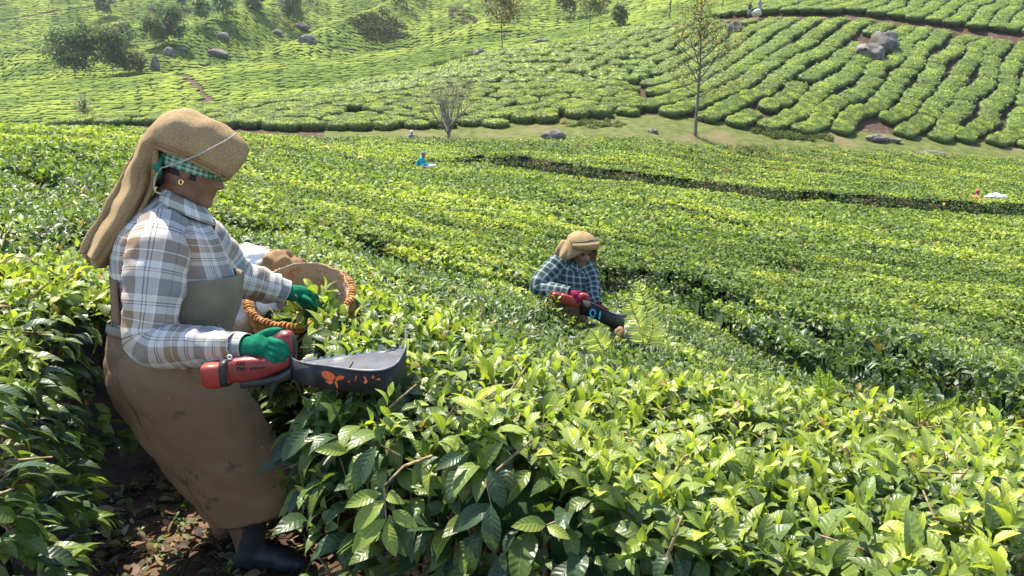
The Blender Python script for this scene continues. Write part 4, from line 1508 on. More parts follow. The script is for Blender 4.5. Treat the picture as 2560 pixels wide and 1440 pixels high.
def hood_sheet(top_off, bot_off, shrink, s_end=1.0, seed=1.0, fold=1.0, ncol=41, st=HOOD):
    ss = np.linspace(-1, 1, ncol)
    rows = []
    VH = V_(420, 420, .8)
    T_ = catmull([W(t[0] + top_off[0], t[1] + top_off[1]) for t, b, h in st], 5)
    B_ = catmull([W(b[0] + bot_off[0], b[1] + bot_off[1]) for t, b, h in st], 5)
    H_ = catmull([[h * shrink] for t, b, h in st], 5)[:, 0]
    n = len(T_)
    for i in range(n):
        tail = float(smooth(.50, .72, i / (n - 1)))
        f = np.abs(ss) ** (2.3 - .9 * tail)
        dy = H_[i] * np.sign(ss) * np.abs(np.sin(ss * math.pi / 2)) ** (.75 - .1 * tail)
        P = T_[i] + (B_[i] - T_[i]) * f[:, None]
        P += (dy + fold * tail * .042 * np.sin(ss * 8.0 + seed + 3.0 * i / n) * (np.abs(ss) > .12))[:, None] * VH
        rows.append(P)
    G = np.array(rows)
    du = np.linalg.norm(np.diff(G, axis=1), axis=-1).mean(0); dv = np.linalg.norm(np.diff(G[:, ncol // 2], axis=0), axis=-1)
    UV = np.stack(np.meshgrid(np.concatenate([[0], np.cumsum(du)]), np.concatenate([[0], np.cumsum(dv)])), -1)
    return wrinkle(wrinkle(wrinkle(G, UV, .010, 4, 5, seed, False), np.stack([UV[..., 0] + UV[..., 1] * .6, UV[..., 1]], -1), .009, 3.2, 4.5, seed + 6), UV, .004, 14, 9, seed + 2), UV


G, UV = hood_sheet((0, 0), (0, 0), 1.0, seed=1.0)
hood = grid_obj('headcloth', G, M['burlap'], woman, UV, .009, -1.0)
hood['label'] = 'folded jute sack worn over the head, its tail hanging down the back'
for k, (to, bo, sh) in enumerate((((6, 12), (3, 8), .93), ((12, 24), (-2, 15), .86))):
    G, UV = hood_sheet(to, bo, sh, seed=1.0 + .25 * k, fold=.9)
    lay = G[3:] if k == 0 else G[6:]
    o = grid_obj('fold_layer', lay, M['burlap'], hood, UV[3:] if k == 0 else UV[6:], .008, -1.0)
# front flap closing the folded brim
a = np.linspace(-1, 1, 21); b = np.linspace(0, 1, 8)
T0, B0 = W(616, 372), W(572, 440)
FL = np.array([[T0 + (B0 - T0) * t + np.array([.004 + .010 * math.sin(t * 3.1) - .028 * s * s, 0, -.012 * s * s]) + .092 * s * (1 - .12 * t) * V_(600, 400, .8) for s in a] for t in b])
UVf = np.stack(np.meshgrid(a * .1, b * .1), -1)
grid_obj('brim', wrinkle(FL, UVf, .002, 10, 20, 2.0), M['burlap'], hood, UVf, .008)
# rolled edges of the folded layers along the near lower rim
for k, off in enumerate(((0, 0), (-4, 9))):
    ed = [W(b[0] + off[0], b[1] + off[1], -h * (1.0 - .06 * k)) for t, b, h in HOOD[k:]]
    tube_obj('rolled_edge', ed, [.0075] * len(ed), M['burlap'], hood, 8, 4)
# cord over the headcloth
tube_obj('cord', [W(592, 333, -.112), W(575, 345, -.134), W(545, 362, -.146), W(500, 385, -.150), W(465, 400, -.142), W(430, 412, -.118), W(402, 420, -.098)], [.0026] * 7, M['cord'], hood, 8)
tube_obj('cord', [W(402, 420, -.098), W(390, 440, -.098), W(385, 460, -.10), W(388, 478, -.105), W(404, 484, -.11), W(416, 478, -.108)], [.0025] * 6, M['cord'], hood, 8)

# shirt: body, sleeves, cuffs, collar
TORSO = [((392, 484), (500, 540), .082), ((350, 515), (520, 558), .150), ((298, 560), (545, 590), .208), ((272, 625), (568, 640), .208), ((272, 690), (590, 700), .200), ((285, 750), (582, 762), .190), ((288, 800), (568, 812), .188), ((270, 860), (570, 865), .196)]


def secs(lst, dy=0.0, grow=0.0):
    out = []
    for L, R, h in lst:
        l, r = W(*L, dy), W(*R, dy)
        d = unit(r - l)
        out.append(((l + r) / 2, (r - l) / 2 + d * grow, V_((L[0] + R[0]) / 2, (L[1] + R[1]) / 2) * (h + grow)))
    return out


G, UV = loft_grid(secs(TORSO), 72, 6, 2.3, math.pi * .5, math.pi * 2.5)
shirt = grid_obj('shirt', wrinkle(wrinkle(G, UV, .012, 7, 5, 4.0), UV, .004, 22, 14, 1.0), M['plaid'], woman, UV, .003)
shirt['label'] = 'loose plaid shirt in brown, grey and white'


def sleeve(name, pts, rad, mat, parent, seed, amp=.008, n=40, fu=6, fv=14):
    P = catmull(pts, 8); R = catmull(np.array(rad)[:, None], 8)[:, 0]
    tan = unit(np.gradient(P, axis=0)); e1 = np.zeros_like(P); r = np.array([0, 1., .1])
    for i in range(len(P)):
        r = r - (r @ tan[i]) * tan[i]; r /= np.linalg.norm(r); e1[i] = r
    e2 = np.cross(tan, e1)
    th = np.linspace(0, 2 * math.pi, n)
    G = P[:, None] + R[:, None, None] * (np.cos(th)[None, :, None] * e1[:, None] + np.sin(th)[None, :, None] * e2[:, None])
    u = th * np.mean(R); v = np.concatenate([[0], np.cumsum(np.linalg.norm(np.diff(P, axis=0), axis=-1))])
    UV = np.stack(np.meshgrid(u, v), -1)
    G = wrinkle(G, UV, amp * 1.25, fu, fv, seed)
    G = wrinkle(G, UV, amp * .4, fu * 3, fv * 2.5, seed + 3)
    G[:, -1] = G[:, 0]
    return grid_obj(name, G, mat, parent, UV, .003)


sleeve('sleeve', [W(412, 570, -.12), W(402, 620, -.185), W(390, 690, -.225), W(380, 770, -.255), W(374, 838, -.275), W(412, 866, -.295), W(480, 866, -.32), W(545, 866, -.352), W(596, 867, -.376)],
       [.074, .088, .085, .076, .070, .065, .056, .047, .041], M['plaid'], shirt, 9.0, .010)
sleeve('cuff', [W(585, 866, -.37), W(603, 867, -.38), W(618, 868, -.387)], [.0425, .0415, .040], M['plaid'], shirt, 2.0, .001)
sleeve('sleeve', [W(480, 590, .10), W(540, 645, .18), W(588, 690, .21), W(640, 708, .245), W(690, 722, .28)], [.095, .085, .070, .058, .050], M['plaid'], shirt, 14.0, .009)
sleeve('cuff', [W(684, 720, .277), W(702, 726, .288), W(716, 731, .297)], [.050, .047, .045], M['plaid'], shirt, 5.0, .0015)
# collar: stands round the neck and falls open to a point in front
cu = np.linspace(0, 2 * math.pi, 49)
top = np.array([(W(404, 466) + W(508, 518)) / 2 + math.cos(t) * (W(508, 518) - W(404, 466)) / 2 + math.sin(t) * .074 * V_(450, 500) for t in cu])
low = np.array([(W(384, 500) + W(533, 560)) / 2 + math.cos(t) * (W(533, 560) - W(384, 500)) / 2 * (1 + .05 * math.cos(t)) + math.sin(t) * .125 * V_(450, 520) for t in cu])
CG = np.array([top + (low - top) * k + np.array([0, 0, .012 * math.sin(k * 3.1)]) for k in np.linspace(0, 1, 7)])
UVc = np.stack(np.meshgrid(cu * .1, np.linspace(0, .07, 7)), -1)
grid_obj('collar', wrinkle(CG, UVc, .003, 9, 9, 6.0), M['plaid'], shirt, UVc, .004)
bt = W(574, 893, -.44)
tube_obj('button', [bt + np.array([.006 * math.cos(a), 0, .006 * math.sin(a)]) for a in np.linspace(0, 6.28, 9)], [.0022] * 9, M['white'], shirt, 6, 2)

# wrap skirt / apron, leaning with the legs
SKIRT = [((287, 788), (570, 800), .186), ((262, 838), (578, 848), .206), ((250, 885), (592, 905), .222), ((260, 950), (614, 962), .226), ((308, 1050), (656, 1032), .224), ((372, 1140), (700, 1105), .218), ((438, 1212), (731, 1160), .206), ((496, 1277), (750, 1198), .198), ((516, 1300), (746, 1252), .194)]
G, UV = loft_grid(secs(SKIRT), 80, 7, 2.25, math.pi * .5, math.pi * 2.5)
G = wrinkle(G, np.stack([UV[..., 0] + .5 * UV[..., 1], UV[..., 1] - .35 * UV[..., 0]], -1), .020, 2.6, 3.4, 8.0)
G = wrinkle(G, np.stack([UV[..., 0] - .7 * UV[..., 1], UV[..., 1]], -1), .007, 7, 6, 3.0)
G = wrinkle(G, UV, .003, 24, 12, 5.0)
skirt = grid_obj('apron', G, M['apron'], woman, UV, .004)
skirt['label'] = 'long stained brown canvas apron wrapped like a skirt'
hem = G[-4:] + grid_normals(G)[-4:] * .004
grid_obj('hem', hem, M['apron'], skirt, UV[-4:], .005)
# overlapping front edge of the wrap
G2, UV2 = loft_grid(secs(SKIRT[1:], 0, .007), 46, 7, 2.25, -math.pi * .74, math.pi * .35)
G2 = wrinkle(G2, np.stack([UV2[..., 0] + .5 * UV2[..., 1], UV2[..., 1] - .35 * UV2[..., 0]], -1), .017, 2.9, 3.4, 8.6)
G2 = wrinkle(G2, np.stack([UV2[..., 0] - .7 * UV2[..., 1], UV2[..., 1]], -1), .008, 7, 6, 3.4)
G2 = wrinkle(G2, UV2, .003, 26, 14, 5.0)
G2[-1] += np.array([0, 0, .012])
grid_obj('wrap_panel', G2, M['apron'], skirt, UV2, .005)
# bib with a pocket
BIB = [((300, 700), (598, 678), .206), ((292, 740), (594, 745), .200), ((290, 785), (576, 800), .194), ((282, 818), (566, 828), .196)]
G, UV = loft_grid(secs(BIB, 0, .010), 40, 6, 2.3, -math.pi * .62, math.pi * .5)
bib = grid_obj('bib', wrinkle(G, UV, .006, 5, 4, 11.0), M['bib'], skirt, UV, .005)
G2 = G[2:14, 10:24] + grid_normals(G)[2:14, 10:24] * .010
grid_obj('pocket', wrinkle(G2, UV[2:14, 10:24], .003, 8, 8, 2.0), M['bib'], bib, UV[2:14, 10:24], .004)
BACK = [((282, 690), (560, 700), .214), ((284, 745), (560, 750), .206), ((286, 800), (560, 800), .196)]
G, UV = loft_grid(secs(BACK, 0, .009), 14, 5, 2.3, math.pi * .80, math.pi * 1.2)
grid_obj('back_panel', wrinkle(G, UV, .004, 5, 4, 1.0), M['apron'], skirt, UV, .004)
G, UV = loft_grid(secs([((282, 806), (568, 816), .198), ((278, 826), (570, 834), .203)], 0, .014), 72, 3, 2.3, 0, 2 * math.pi)
grid_obj('waistband', wrinkle(G, UV, .004, 6, 20, 7.0), M['bib'], skirt, UV, .006)
tube_obj('tie', [W(545, 815, -.17), W(553, 828, -.175), W(556, 845, -.17), W(562, 862, -.165)], [.006, .008, .006, .004], M['burlap'], skirt, 8)


# boots
def boot(u0, v_top, v_ank, u_toe, v_sole, dy, parent):
    a, b, c = W(u0, v_top, dy), W(u0 + 4, (v_top + v_ank) / 2, dy), W(u0 + 6, v_ank, dy)
    sole_z = W(u0, v_sole, dy)[2]
    heel = W(u0 - 14, v_ank, dy); heel[2] = sole_z + .045
    toe = W(u_toe - 26, v_ank, dy); toe[2] = sole_z + .036
    mid = (heel + toe) / 2; mid[2] = sole_z + .050
    geos = [tube_geo([a, b, c], [.058, .055, .050], 18), tube_geo([c, heel + np.array([.01, 0, .015])], [.050, .046], 16),
            tube_geo([heel, mid, toe], [.045, .046, .038], 16), tube_geo([c + np.array([.01, 0, -.01]), mid + np.array([.02, 0, .015])], [.048, .044], 14)]
    o = union_obj('boot', geos, M['rubber'], parent, .006, 3)
    fl = o.data
    co = np.empty(len(fl.vertices) * 3, np.float32); fl.vertices.foreach_get('co', co); co = co.reshape(-1, 3)
    co[:, 2] = np.maximum(co[:, 2], sole_z + .002); fl.vertices.foreach_set('co', co.reshape(-1)); fl.update()
    return o


boot(622, 1225, 1378, 768, 1432, -.05, woman)
boot(560, 1215, 1325, 640, 1368, .16, woman)


# gloves with five fingers
def glove(name, wrist, palm, fingers, mat, parent, r=.0118, wr=.034):
    geos = [tube_geo([wrist[0], wrist[1], palm[0][0]], [wr, wr * .92, wr * .95], 16)]
    for c, ax in palm:
        geos.append(ellipsoid_geo(c, ax, 18, 11))
    for chain in fingers:
        k = len(chain)
        geos.append(tube_geo(chain, list(np.linspace(r * 1.08, r * .88, k)), 12, 4))
    return union_obj(name, geos, mat, parent, .0026, 3, .45)


n_ = np.array
glove('glove', [W(598, 868, -.378), W(620, 868, -.39)],
      [(W(650, 866, -.405), [n_([.042, -.012, -.004]), n_([.006, .022, 0]), n_([.002, 0, .037])]), (W(672, 872, -.415), [n_([.028, -.006, 0]), n_([.004, .024, 0]), n_([0, 0, .033])])],
      [[W(676, 852, -.415), W(698, 858, -.445), W(716, 868, -.44), W(718, 882, -.415)],
       [W(674, 866, -.42), W(700, 874, -.45), W(716, 884, -.44), W(714, 896, -.415)],
       [W(670, 880, -.42), W(694, 888, -.448), W(708, 897, -.438), W(704, 907, -.415)],
       [W(662, 891, -.418), W(684, 898, -.44), W(696, 905, -.43), W(692, 912, -.412)],
       [W(642, 846, -.40), W(662, 834, -.398), W(680, 828, -.395), W(697, 827, -.392)]], M['glove'], woman)
glove('glove', [W(706, 728, .29), W(724, 732, .305)],
      [(W(750, 734, .33), [n_([.044, .02, -.010]), n_([-.008, .022, 0]), n_([.008, 0, .030])]), (W(764, 740, .345), [n_([.034, .01, -.016]), n_([-.006, .02, 0]), n_([.008, 0, .026])])],
      [[W(772, 732, .36), W(790, 742, .375), W(798, 756, .37), W(796, 770, .355)],
       [W(768, 742, .345), W(786, 754, .355), W(793, 768, .35), W(788, 780, .34)],
       [W(762, 750, .335), W(778, 764, .338), W(784, 777, .333), W(778, 788, .325)],
       [W(752, 754, .325), W(766, 770, .325), W(770, 782, .32), W(765, 790, .315)],
       [W(752, 740, .31), W(772, 752, .295), W(788, 764, .30), W(800, 772, .31)]], M['glove'], woman)
# ---------------------------------------------------------------- battery tea shears with a catching tray
M['red_plastic'] = noise_mat('red_plastic', (.155, .017, .014), (.215, .027, .020), 12, .42, .1, 90, 4, .4, c3=(.24, .03, .02), s3=7)
M['orange_plastic'] = noise_mat('orange_red_plastic', (.27, .024, .015), (.35, .04, .024), 12, .42, .1, 90, 4, .4)
M['black_plastic'] = noise_mat('black_plastic', (.012, .012, .013), (.026, .026, .028), 18, .5, .2, 120, 4, .4)
M['tray'] = noise_mat('scuffed_black_tray', (.010, .0105, .010), (.022, .022, .021), 7, .6, .2, 60, 6, .25, c3=(.05, .048, .044), s3=11)
M['tray_in'] = noise_mat('worn_tray_floor', (.045, .046, .05), (.085, .085, .09), 10, .55, .2, 80, 6, .3, c3=(.30, .28, .26), s3=9)
M['steel'] = noise_mat('blade_steel', (.55, .55, .56), (.72, .72, .74), 60, .3, .1, 200, metallic=.9)
M['orange_paint'] = noise_mat('orange_paint', (.52, .09, .02), (.66, .15, .04), 30, .7, .2, 120)
M['cyan_paint'] = noise_mat('blue_paint', (.03, .42, .62), (.07, .55, .74), 30, .7, .2, 120)


def wall_tray(root, path, height, floor_back, thick=.004):
    """path: world points along the wall's top edge; floor closes to the line floor_back (two points)"""
    top = catmull(path, 6)
    n = len(top)
    cen = top.mean(0)
    rows = [top, top + np.array([0, 0, -height * .5]), top + np.array([0, 0, -height]) + (cen - top) * np.array([.02, .02, 0])]
    G = np.array(rows)
    UV = np.stack(np.meshgrid(np.linspace(0, 1, n), np.linspace(0, height, 3)), -1)
    w = grid_obj('wall', G, M['tray'], root, UV, thick, 0.0)
    rim = tube_obj('rim', list(top + np.array([0, 0, .001]))[::3], [.0028] * len(top[::3]), M['tray_in'], w, 6, 2)
    bot = rows[-1] + np.array([0, 0, .006])
    L, R = np.array(floor_back[0]), np.array(floor_back[1])
    back = L + (R - L) * np.linspace(0, 1, n)[:, None]
    FG = np.array([bot + (back - bot) * t for t in np.linspace(0, 1, 6)])
    grid_obj('floor', FG, M['tray_in'], root, None, .004, 0.0)
    return w, G


def teeth(root, L, R, n, h, lean):
    L, R = np.array(L), np.array(R)
    d = unit(R - L)
    lean = np.array(lean, float)
    me = None
    tri = []
    for i in range(n):
        c = L + (R - L) * (i + .5) / n
        w = np.linalg.norm(R - L) / n * .36
        base = [c - d * w, c + d * w, c + d * w * .25 + lean * h, c - d * w * .25 + lean * h]
        nrm = unit(np.cross(d, lean)) * .0016
        V = np.array([b + nrm for b in base] + [b - nrm for b in base])
        Q = np.array([[0, 1, 2, 3], [7, 6, 5, 4], [0, 4, 5, 1], [1, 5, 6, 2], [2, 6, 7, 3], [3, 7, 4, 0]])
        link('tooth', np_mesh('tooth', V, [Q], M['steel'], smooth=False), root)
    bar = [box_geo((L + R) / 2 - lean * .004, (R - L) / 2, unit(np.cross(d, lean)) * .004, lean * .005)]
    solid_obj('blade_bar', bar, M['tray_in'], root)


shears = empty('tea_shears', tuple(W(650, 940, -.42)))
tag(shears, 'red battery tea shears with orange-marked black tray held by the standing woman', 'shears')
Y7 = -.42
body_secs = lambda lst: [(W(u, v, Y7 + dy), np.array([0, 0, hh]), np.array([0, dd, 0])) for u, v, hh, dd, dy in lst]
G, UV = loft_grid(body_secs([(512, 934, .030, .030, 0), (528, 936, .036, .036, 0), (545, 936, .037, .037, 0), (568, 932, .036, .037, 0), (585, 926, .030, .034, 0)]), 25, 4, 4.5)
grid_obj('battery', G, M['orange_plastic'], shears, UV, wrapcap=True)
G, UV = loft_grid(body_secs([(560, 929, .039, .041, 0), (578, 927, .040, .041, 0)]), 25, 2, 4.5)
grid_obj('battery_band', G, M['black_plastic'], shears, UV, wrapcap=True)
G, UV = loft_grid(body_secs([(576, 925, .030, .034, 0), (590, 922, .036, .038, 0), (630, 918, .037, .038, 0), (665, 914, .032, .034, 0), (700, 908, .022, .026, 0), (728, 896, .018, .022, 0), (738, 884, .016, .02, .01)]), 25, 4, 3.6)
mot = grid_obj('motor_housing', G, M['red_plastic'], shears, UV, wrapcap=True)
for i in range(3):
    for k in range(2):
        solid_obj('vent', [box_geo(W(594 + 7 * i, 908 + 14 * k, Y7 - .0405), (.0016, 0, .0006), (0, .002, 0), (.001, 0, .006))], M['black_plastic'], mot)
for i in range(5):
    solid_obj('vent', [box_geo(W(628 + 8 * i, 922 - i, Y7 - .0395), (.0014, 0, 0), (0, .002, 0), (0, 0, .004))], M['black_plastic'], mot)
# handle bow: rises from the housing, grip runs back through the hand
tube_obj('handle', [W(728, 896, Y7), W(732, 876, Y7), W(727, 852, Y7), W(712, 842, Y7), W(694, 852, Y7), W(665, 868, Y7 + .01), W(632, 884, Y7 + .01), W(612, 898, Y7)], [.012, .013, .017, .020, .018, .015, .015, .016], M['black_plastic'], shears, 14)
G, UV = loft_grid(body_secs([(694, 850, .014, .016, 0), (700, 852, .024, .023, 0), (714, 853, .031, .026, 0), (727, 855, .031, .025, 0), (735, 860, .022, .018, 0)]), 25, 4, 3.0)
grid_obj('handle_cap', G, M['red_plastic'], shears, UV, wrapcap=True)
G, UV = loft_grid(body_secs([(604, 962, .010, .012, -.012), (614, 957, .013, .022, -.01), (660, 950, .012, .026, -.01), (700, 942, .013, .026, -.01), (734, 928, .020, .024, -.01)]), 21, 4, 3.5)
grid_obj('guard', G, M['black_plastic'], shears, UV, wrapcap=True)
PATH_T = [(718, 876, 2.13), (728, 893, 2.10), (744, 904, 2.06), (786, 912, 2.02), (840, 919, 1.99), (897, 926, 1.97), (952, 926, 1.97), (985, 914, 2.0), (1003, 893, 2.05), (1013, 869, 2.12), (1014, 845, 2.2), (1014, 822, 2.28)]
tray = empty('tray'); tray.parent = shears; tray.matrix_parent_inverse = Matrix.Translation(-shears.location)
tray.location = (0, 0, 0)
wl, WG = wall_tray(tray, [np.array(at(u, v, y)) for u, v, y in PATH_T], .064, (np.array(at(752, 905, 2.22)), np.array(at(1010, 872, 2.34))))
teeth(tray, at(756, 904, 2.222), at(1008, 873, 2.338), 14, .008, (0, .45, .9))
for u, v, y in ((800, 897, 2.24), (848, 892, 2.26), (905, 886, 2.28), (962, 879, 2.31)):
    c = np.array(at(u, v + 4, y))
    solid_obj('bolt', [ellipsoid_geo(c, [(.006, 0, 0), (0, .006, 0), (0, 0, .005)], 8, 6)], M['black_plastic'], tray, smooth_shade=True)
_pu = np.array([p[0] for p in PATH_T]); _py = np.array([p[2] for p in PATH_T])


def decal(name, pts, mat, parent, yf, d=.006):
    """paint mark on the wall: a thin polygon that follows the wall"""
    V = [np.array(at(u, v, yf(u) - d)) for u, v in pts]
    n = len(V)
    c = np.mean(V, 0)
    A = np.array(V + [c])
    T = np.array([[i, (i + 1) % n, n] for i in range(n)])
    return link(name, np_mesh(name, A, [T], mat, smooth=False), parent)


yf = lambda u: float(np.interp(u, _pu[:8], _py[:8]))
rm = random.Random(4)
for poly in ([(803, 930), (815, 927), (832, 933), (839, 941), (834, 951), (822, 950), (812, 947), (806, 940)], [(838, 944), (850, 938), (862, 941), (858, 948), (848, 950), (840, 953)], [(836, 952), (842, 954), (845, 966), (843, 972), (839, 962)],
             [(812, 952), (830, 951), (834, 957), (824, 961)], [(888, 938), (893, 941), (890, 951), (886, 952), (889, 946)], [(908, 940), (914, 943), (919, 952), (915, 960), (909, 957), (912, 950)], [(930, 938), (936, 940), (934, 946), (930, 947)], [(938, 948), (950, 945), (951, 952), (944, 950)], [(868, 954), (876, 951), (873, 957)]):
    decal('paint_mark', poly, M['orange_paint'], tray, yf)

# ---------------------------------------------------------------- round basket with its lining and sacks
M['wicker'] = noise_mat('orange_wicker', (.36, .15, .05), (.52, .27, .10), 30, .8, .5, 200, 5, .2)
BC = np.array(at(752, 741, 3.13))
bn = unit(np.array([.03, -.39, .92]))                       # rim faces up and towards the camera
bx = unit(np.cross(np.array([0, 1., 0]), bn)); bx = bx if bx[0] > 0 else -bx
by = np.cross(bn, bx)
BR = .205
basket = empty('basket', tuple(BC))
tag(basket, 'round orange wicker basket lined with sackcloth, tilted on the tea bush', 'basket')
th = np.linspace(0, 2 * math.pi, 49)
rad = [1.0, .99, .95, .86, .72, .45, .02]; dep = [0, .05, .10, .15, .185, .20, .205]
G = np.array([[BC + BR * r * (math.cos(t) * bx + math.sin(t) * by) - bn * d for t in th] for r, d in zip(rad, dep)])
UVb = np.stack(np.meshgrid(th * BR, dep), -1)
grid_obj('wall', G, M['wicker'], basket, UVb, .012, 1.0)
for lay in range(7):                                         # woven bands round the outside
    d = .018 + .022 * lay; rr = np.interp(d, dep, rad) * BR + .008
    tube_obj('weave_band', [BC + (rr + .003 * math.sin(14 * t + lay * math.pi)) * (math.cos(t) * bx + math.sin(t) * by) - bn * d for t in th[::1]], [.009] * 49, M['wicker'], basket, 7, 1)
# rope rim: a core and a wrapped strand
rimc = tube_obj('rim', [BC + (BR + .006) * (math.cos(t) * bx + math.sin(t) * by) + bn * .006 for t in th], [.011] * 49, M['wicker'], basket, 10, 2)
wraps = 80
for k in range(wraps):
    t0 = 2 * math.pi * k / wraps
    pts = []
    for q in np.linspace(0, 1, 9):
        a = q * 2 * math.pi; t = t0 + q * 2 * math.pi / wraps * 1.3
        r_ = BR + .006 + (.012 + .0025 * math.sin(k * 12.9) + .0015 * math.sin(k * 3.3)) * math.cos(a)
        pts.append(BC + r_ * (math.cos(t) * bx + math.sin(t) * by) + bn * (.006 + (.012 + .003 * math.sin(k * 7.7)) * math.sin(a)))
    tube_obj('wrap', pts, [.0046] * 9, M['wicker'], rimc, 6, 2)
# lining: crumpled sackcloth inside, folded out over the far rim
n2 = 73
th2 = np.linspace(0, 2 * math.pi, n2)
rl = [1.0, .95, .93, .86, .74, .55, .3, .02]; dl = [-.004, .02, .06, .10, .125, .135, .14, .142]
G = np.array([[BC + BR * r * (math.cos(t) * bx + math.sin(t) * by) - bn * (d - .03 * max(0, math.sin(t)) * (i == 0)) for t in th2] for i, (r, d) in enumerate(zip(rl, dl))])
G = np.array([catmull(G[:, j], 4) for j in range(n2)]).transpose(1, 0, 2)
UVl = np.stack(np.meshgrid(th2 * BR, np.linspace(0, .3, G.shape[0])), -1)
G = wrinkle(G, UVl, .016, 9, 10, 3.0); G[:, -1] = G[:, 0]
grid_obj('lining', G, M['burlap_pale'], basket, UVl, .004)


def cloth_blob(name, centre, ax, mat, seed, amp, label, cat_, parent=None, res=(40, 26), fr=6):
    th = np.linspace(0, 2 * math.pi, res[0]); ph = np.linspace(-math.pi / 2, math.pi / 2, res[1])
    a = np.array(ax, float)
    G = np.array(centre) + np.cos(ph)[:, None, None] * (np.cos(th)[None, :, None] * a[0] + np.sin(th)[None, :, None] * a[1]) + np.sin(ph)[:, None, None] * a[2]
    sc_ = fr
    Nn = noise3(G, sc_, seed); N2 = noise3(G, sc_ * 2.6, seed + 4)
    G = G + unit(G - np.array(centre)) * (amp * (Nn + .5 * (1 - 2 * np.abs(N2))))[..., None]
    G[:, -1] = G[:, 0]
    UV = np.stack(np.meshgrid(th * .1, ph * .1), -1)
    o = grid_obj(name, G, mat, parent, UV)
    if label: tag(o, label, cat_)
    return o


cloth_blob('sackcloth', at(705, 664, 3.36), [(.09, .0, .01), (0, .045, .02), (-.01, -.02, .045)], M['burlap_old'], 2.0, .04, 'crumpled brown sackcloth heaped on the back rim of the basket', 'sackcloth', fr=9)
cloth_blob('sack', at(640, 682, 3.42), [(.17, .0, .01), (0, .10, .02), (-.02, -.02, .10)], M['white'], 6.0, .05, 'white woven sack behind the basket and the sleeve', 'sack', fr=7)
cloth_blob('sack', at(612, 782, 3.20), [(.10, .03, -.02), (0, .08, .02), (.02, -.02, .085)], M['white'], 9.0, .045, 'white woven sack tucked under the left side of the basket', 'sack', fr=7)
cloth_blob('sack_corner', at(835, 800, 3.06), [(.022, .0, .01), (0, .012, .01), (-.012, -.01, .045)], M['white'], 3.0, .012, 'small white sack corner standing up inside the basket', 'sack', fr=14, res=(20, 14))


# leafy sprigs -------------------------------------------------------
def sprig_obj(name, tips, axes, n_leaf, size, young, label, cat_, seed, tpl=None, parent=None, stems=True):
    rg = np.random.default_rng(seed)
    tips, axes = np.array(tips, float), np.array(axes, float)
    L = shoots(tips, axes, n_leaf, np.full(len(tips), size), np.full(len(tips), young), rg, 1.6)
    root = empty(name, tuple(tips.mean(0)))
    tag(root, label, cat_)
    for i in range(len(L['base'])):
        place_leaf(L, i, root)
    A = unit(axes)
    V, Q = twig_tubes([([t, t - a * size * .8, t - a * size * 1.6], [.0016, .0022, .0028]) for t, a in zip(tips, A)])
    link('stem', np_mesh('stem', V, [Q], M['twig']), root)
    return root


hp_ = W(800, 768, .335)
rg = np.random.default_rng(8)
tips = [hp_ + n_([dx, dy, dz]) for dx, dy, dz in ((-.03, .02, .07), (.01, .03, .065), (-.05, -.03, -.01), (-.09, -.04, .0), (-.06, -.04, -.05), (.02, -.03, -.05), (.05, 0, .01), (.04, -.02, -.02), (-.11, -.03, -.03), (-.02, -.04, -.07))]
axs = [unit(t - hp_ + n_([0, -.01, .02]) + rg.normal(0, .01, 3)) for t in tips]
sprig_obj('tea_sprig_bunch', tips, axs, 4, .115, 1.0, 'bunch of freshly cut tea shoots gripped in the far green glove', 'tea shoots', 3)
tips = [BC + BR * r * (math.cos(a) * bx + math.sin(a) * by) - bn * .09 for r, a in ((.5, 3.6), (.3, 5.2), (.6, 4.4), (.4, 2.6), (.7, 5.6), (.2, 1), (.6, 0.3), (.55, 4.9), (.4, 4.0), (.65, 3.2), (.1, 3))]
sprig_obj('tea_sprig_bunch', tips, [unit(bn + rg.normal(0, .8, 3)) for _ in tips], 4, .10, .8, 'loose cut tea leaves lying in the bottom of the basket', 'tea shoots', 5)
# ---------------------------------------------------------------- second picker, kneeling among the bushes
QY = 6.25


def X(u, v, dy=0.0):
    return np.array(at(u, v, QY + dy))


gz = ground1(float(X(1430, 800)[0]), QY)
picker = empty('person', (float(X(1430, 800)[0]), QY, gz))
tag(picker, 'picker in a dark blue checked shirt with sackcloth on the head and red gloves', 'person')
PR = frame((.55, -.78, -.24), (.14, -.20, .97))
PC = X(1450, 632, .0)
PG = head_geo()
hv, hq, ht = closed_grid_geo(PG @ PR.T + PC)
geos = [(hv, hq, ht), tube_geo([X(1424, 672, .06), X(1432, 655, .04), X(1442, 642, .02)], [.062, .056, .054], 16),
        tube_geo([X(1420, 678, .05), X(1415, 720, .06), X(1410, 780, .10), X(1405, 830, .12)], [.09, .13, .13, .13], 18),
        tube_geo([X(1390, 672, 0), X(1362, 700, -.06), X(1352, 722, -.12)], [.055, .045, .04], 12),
        tube_geo([X(1352, 722, -.12), X(1395, 730, -.22), X(1432, 734, -.28)], [.04, .034, .026], 12),
        tube_geo([X(1460, 680, .05), X(1476, 710, -.04), X(1480, 740, -.14)], [.055, .045, .036], 12),
        tube_geo([X(1400, 800, .05), X(1395, 880, .0), X(1400, 960, .05)], [.09, .075, .05], 12),
        tube_geo([X(1430, 800, .12), X(1440, 880, .05), X(1430, 960, .1)], [.09, .075, .05], 12)]
union_obj('body', geos + ear_geo(PR, PC, -1) + ear_geo(PR, PC, 1), M['skin'], picker, .0056, 3, .5)
for s in (-1, 1):
    ec = PC + PR @ np.array([.0735, s * .031, .012])
    V, Q, T = ellipsoid_geo(ec, [PR @ np.array([.0115, 0, 0]), PR @ np.array([0, .0115, 0]), PR @ np.array([0, 0, .0115])], 12, 8)
    link('eye', np_mesh('eye', V, [Q], M['hair']), picker)
HGp = (PG * np.array([1.04, 1.06, 1.04]))[30:]
HGp = HGp.copy(); HGp[..., 0] -= .010
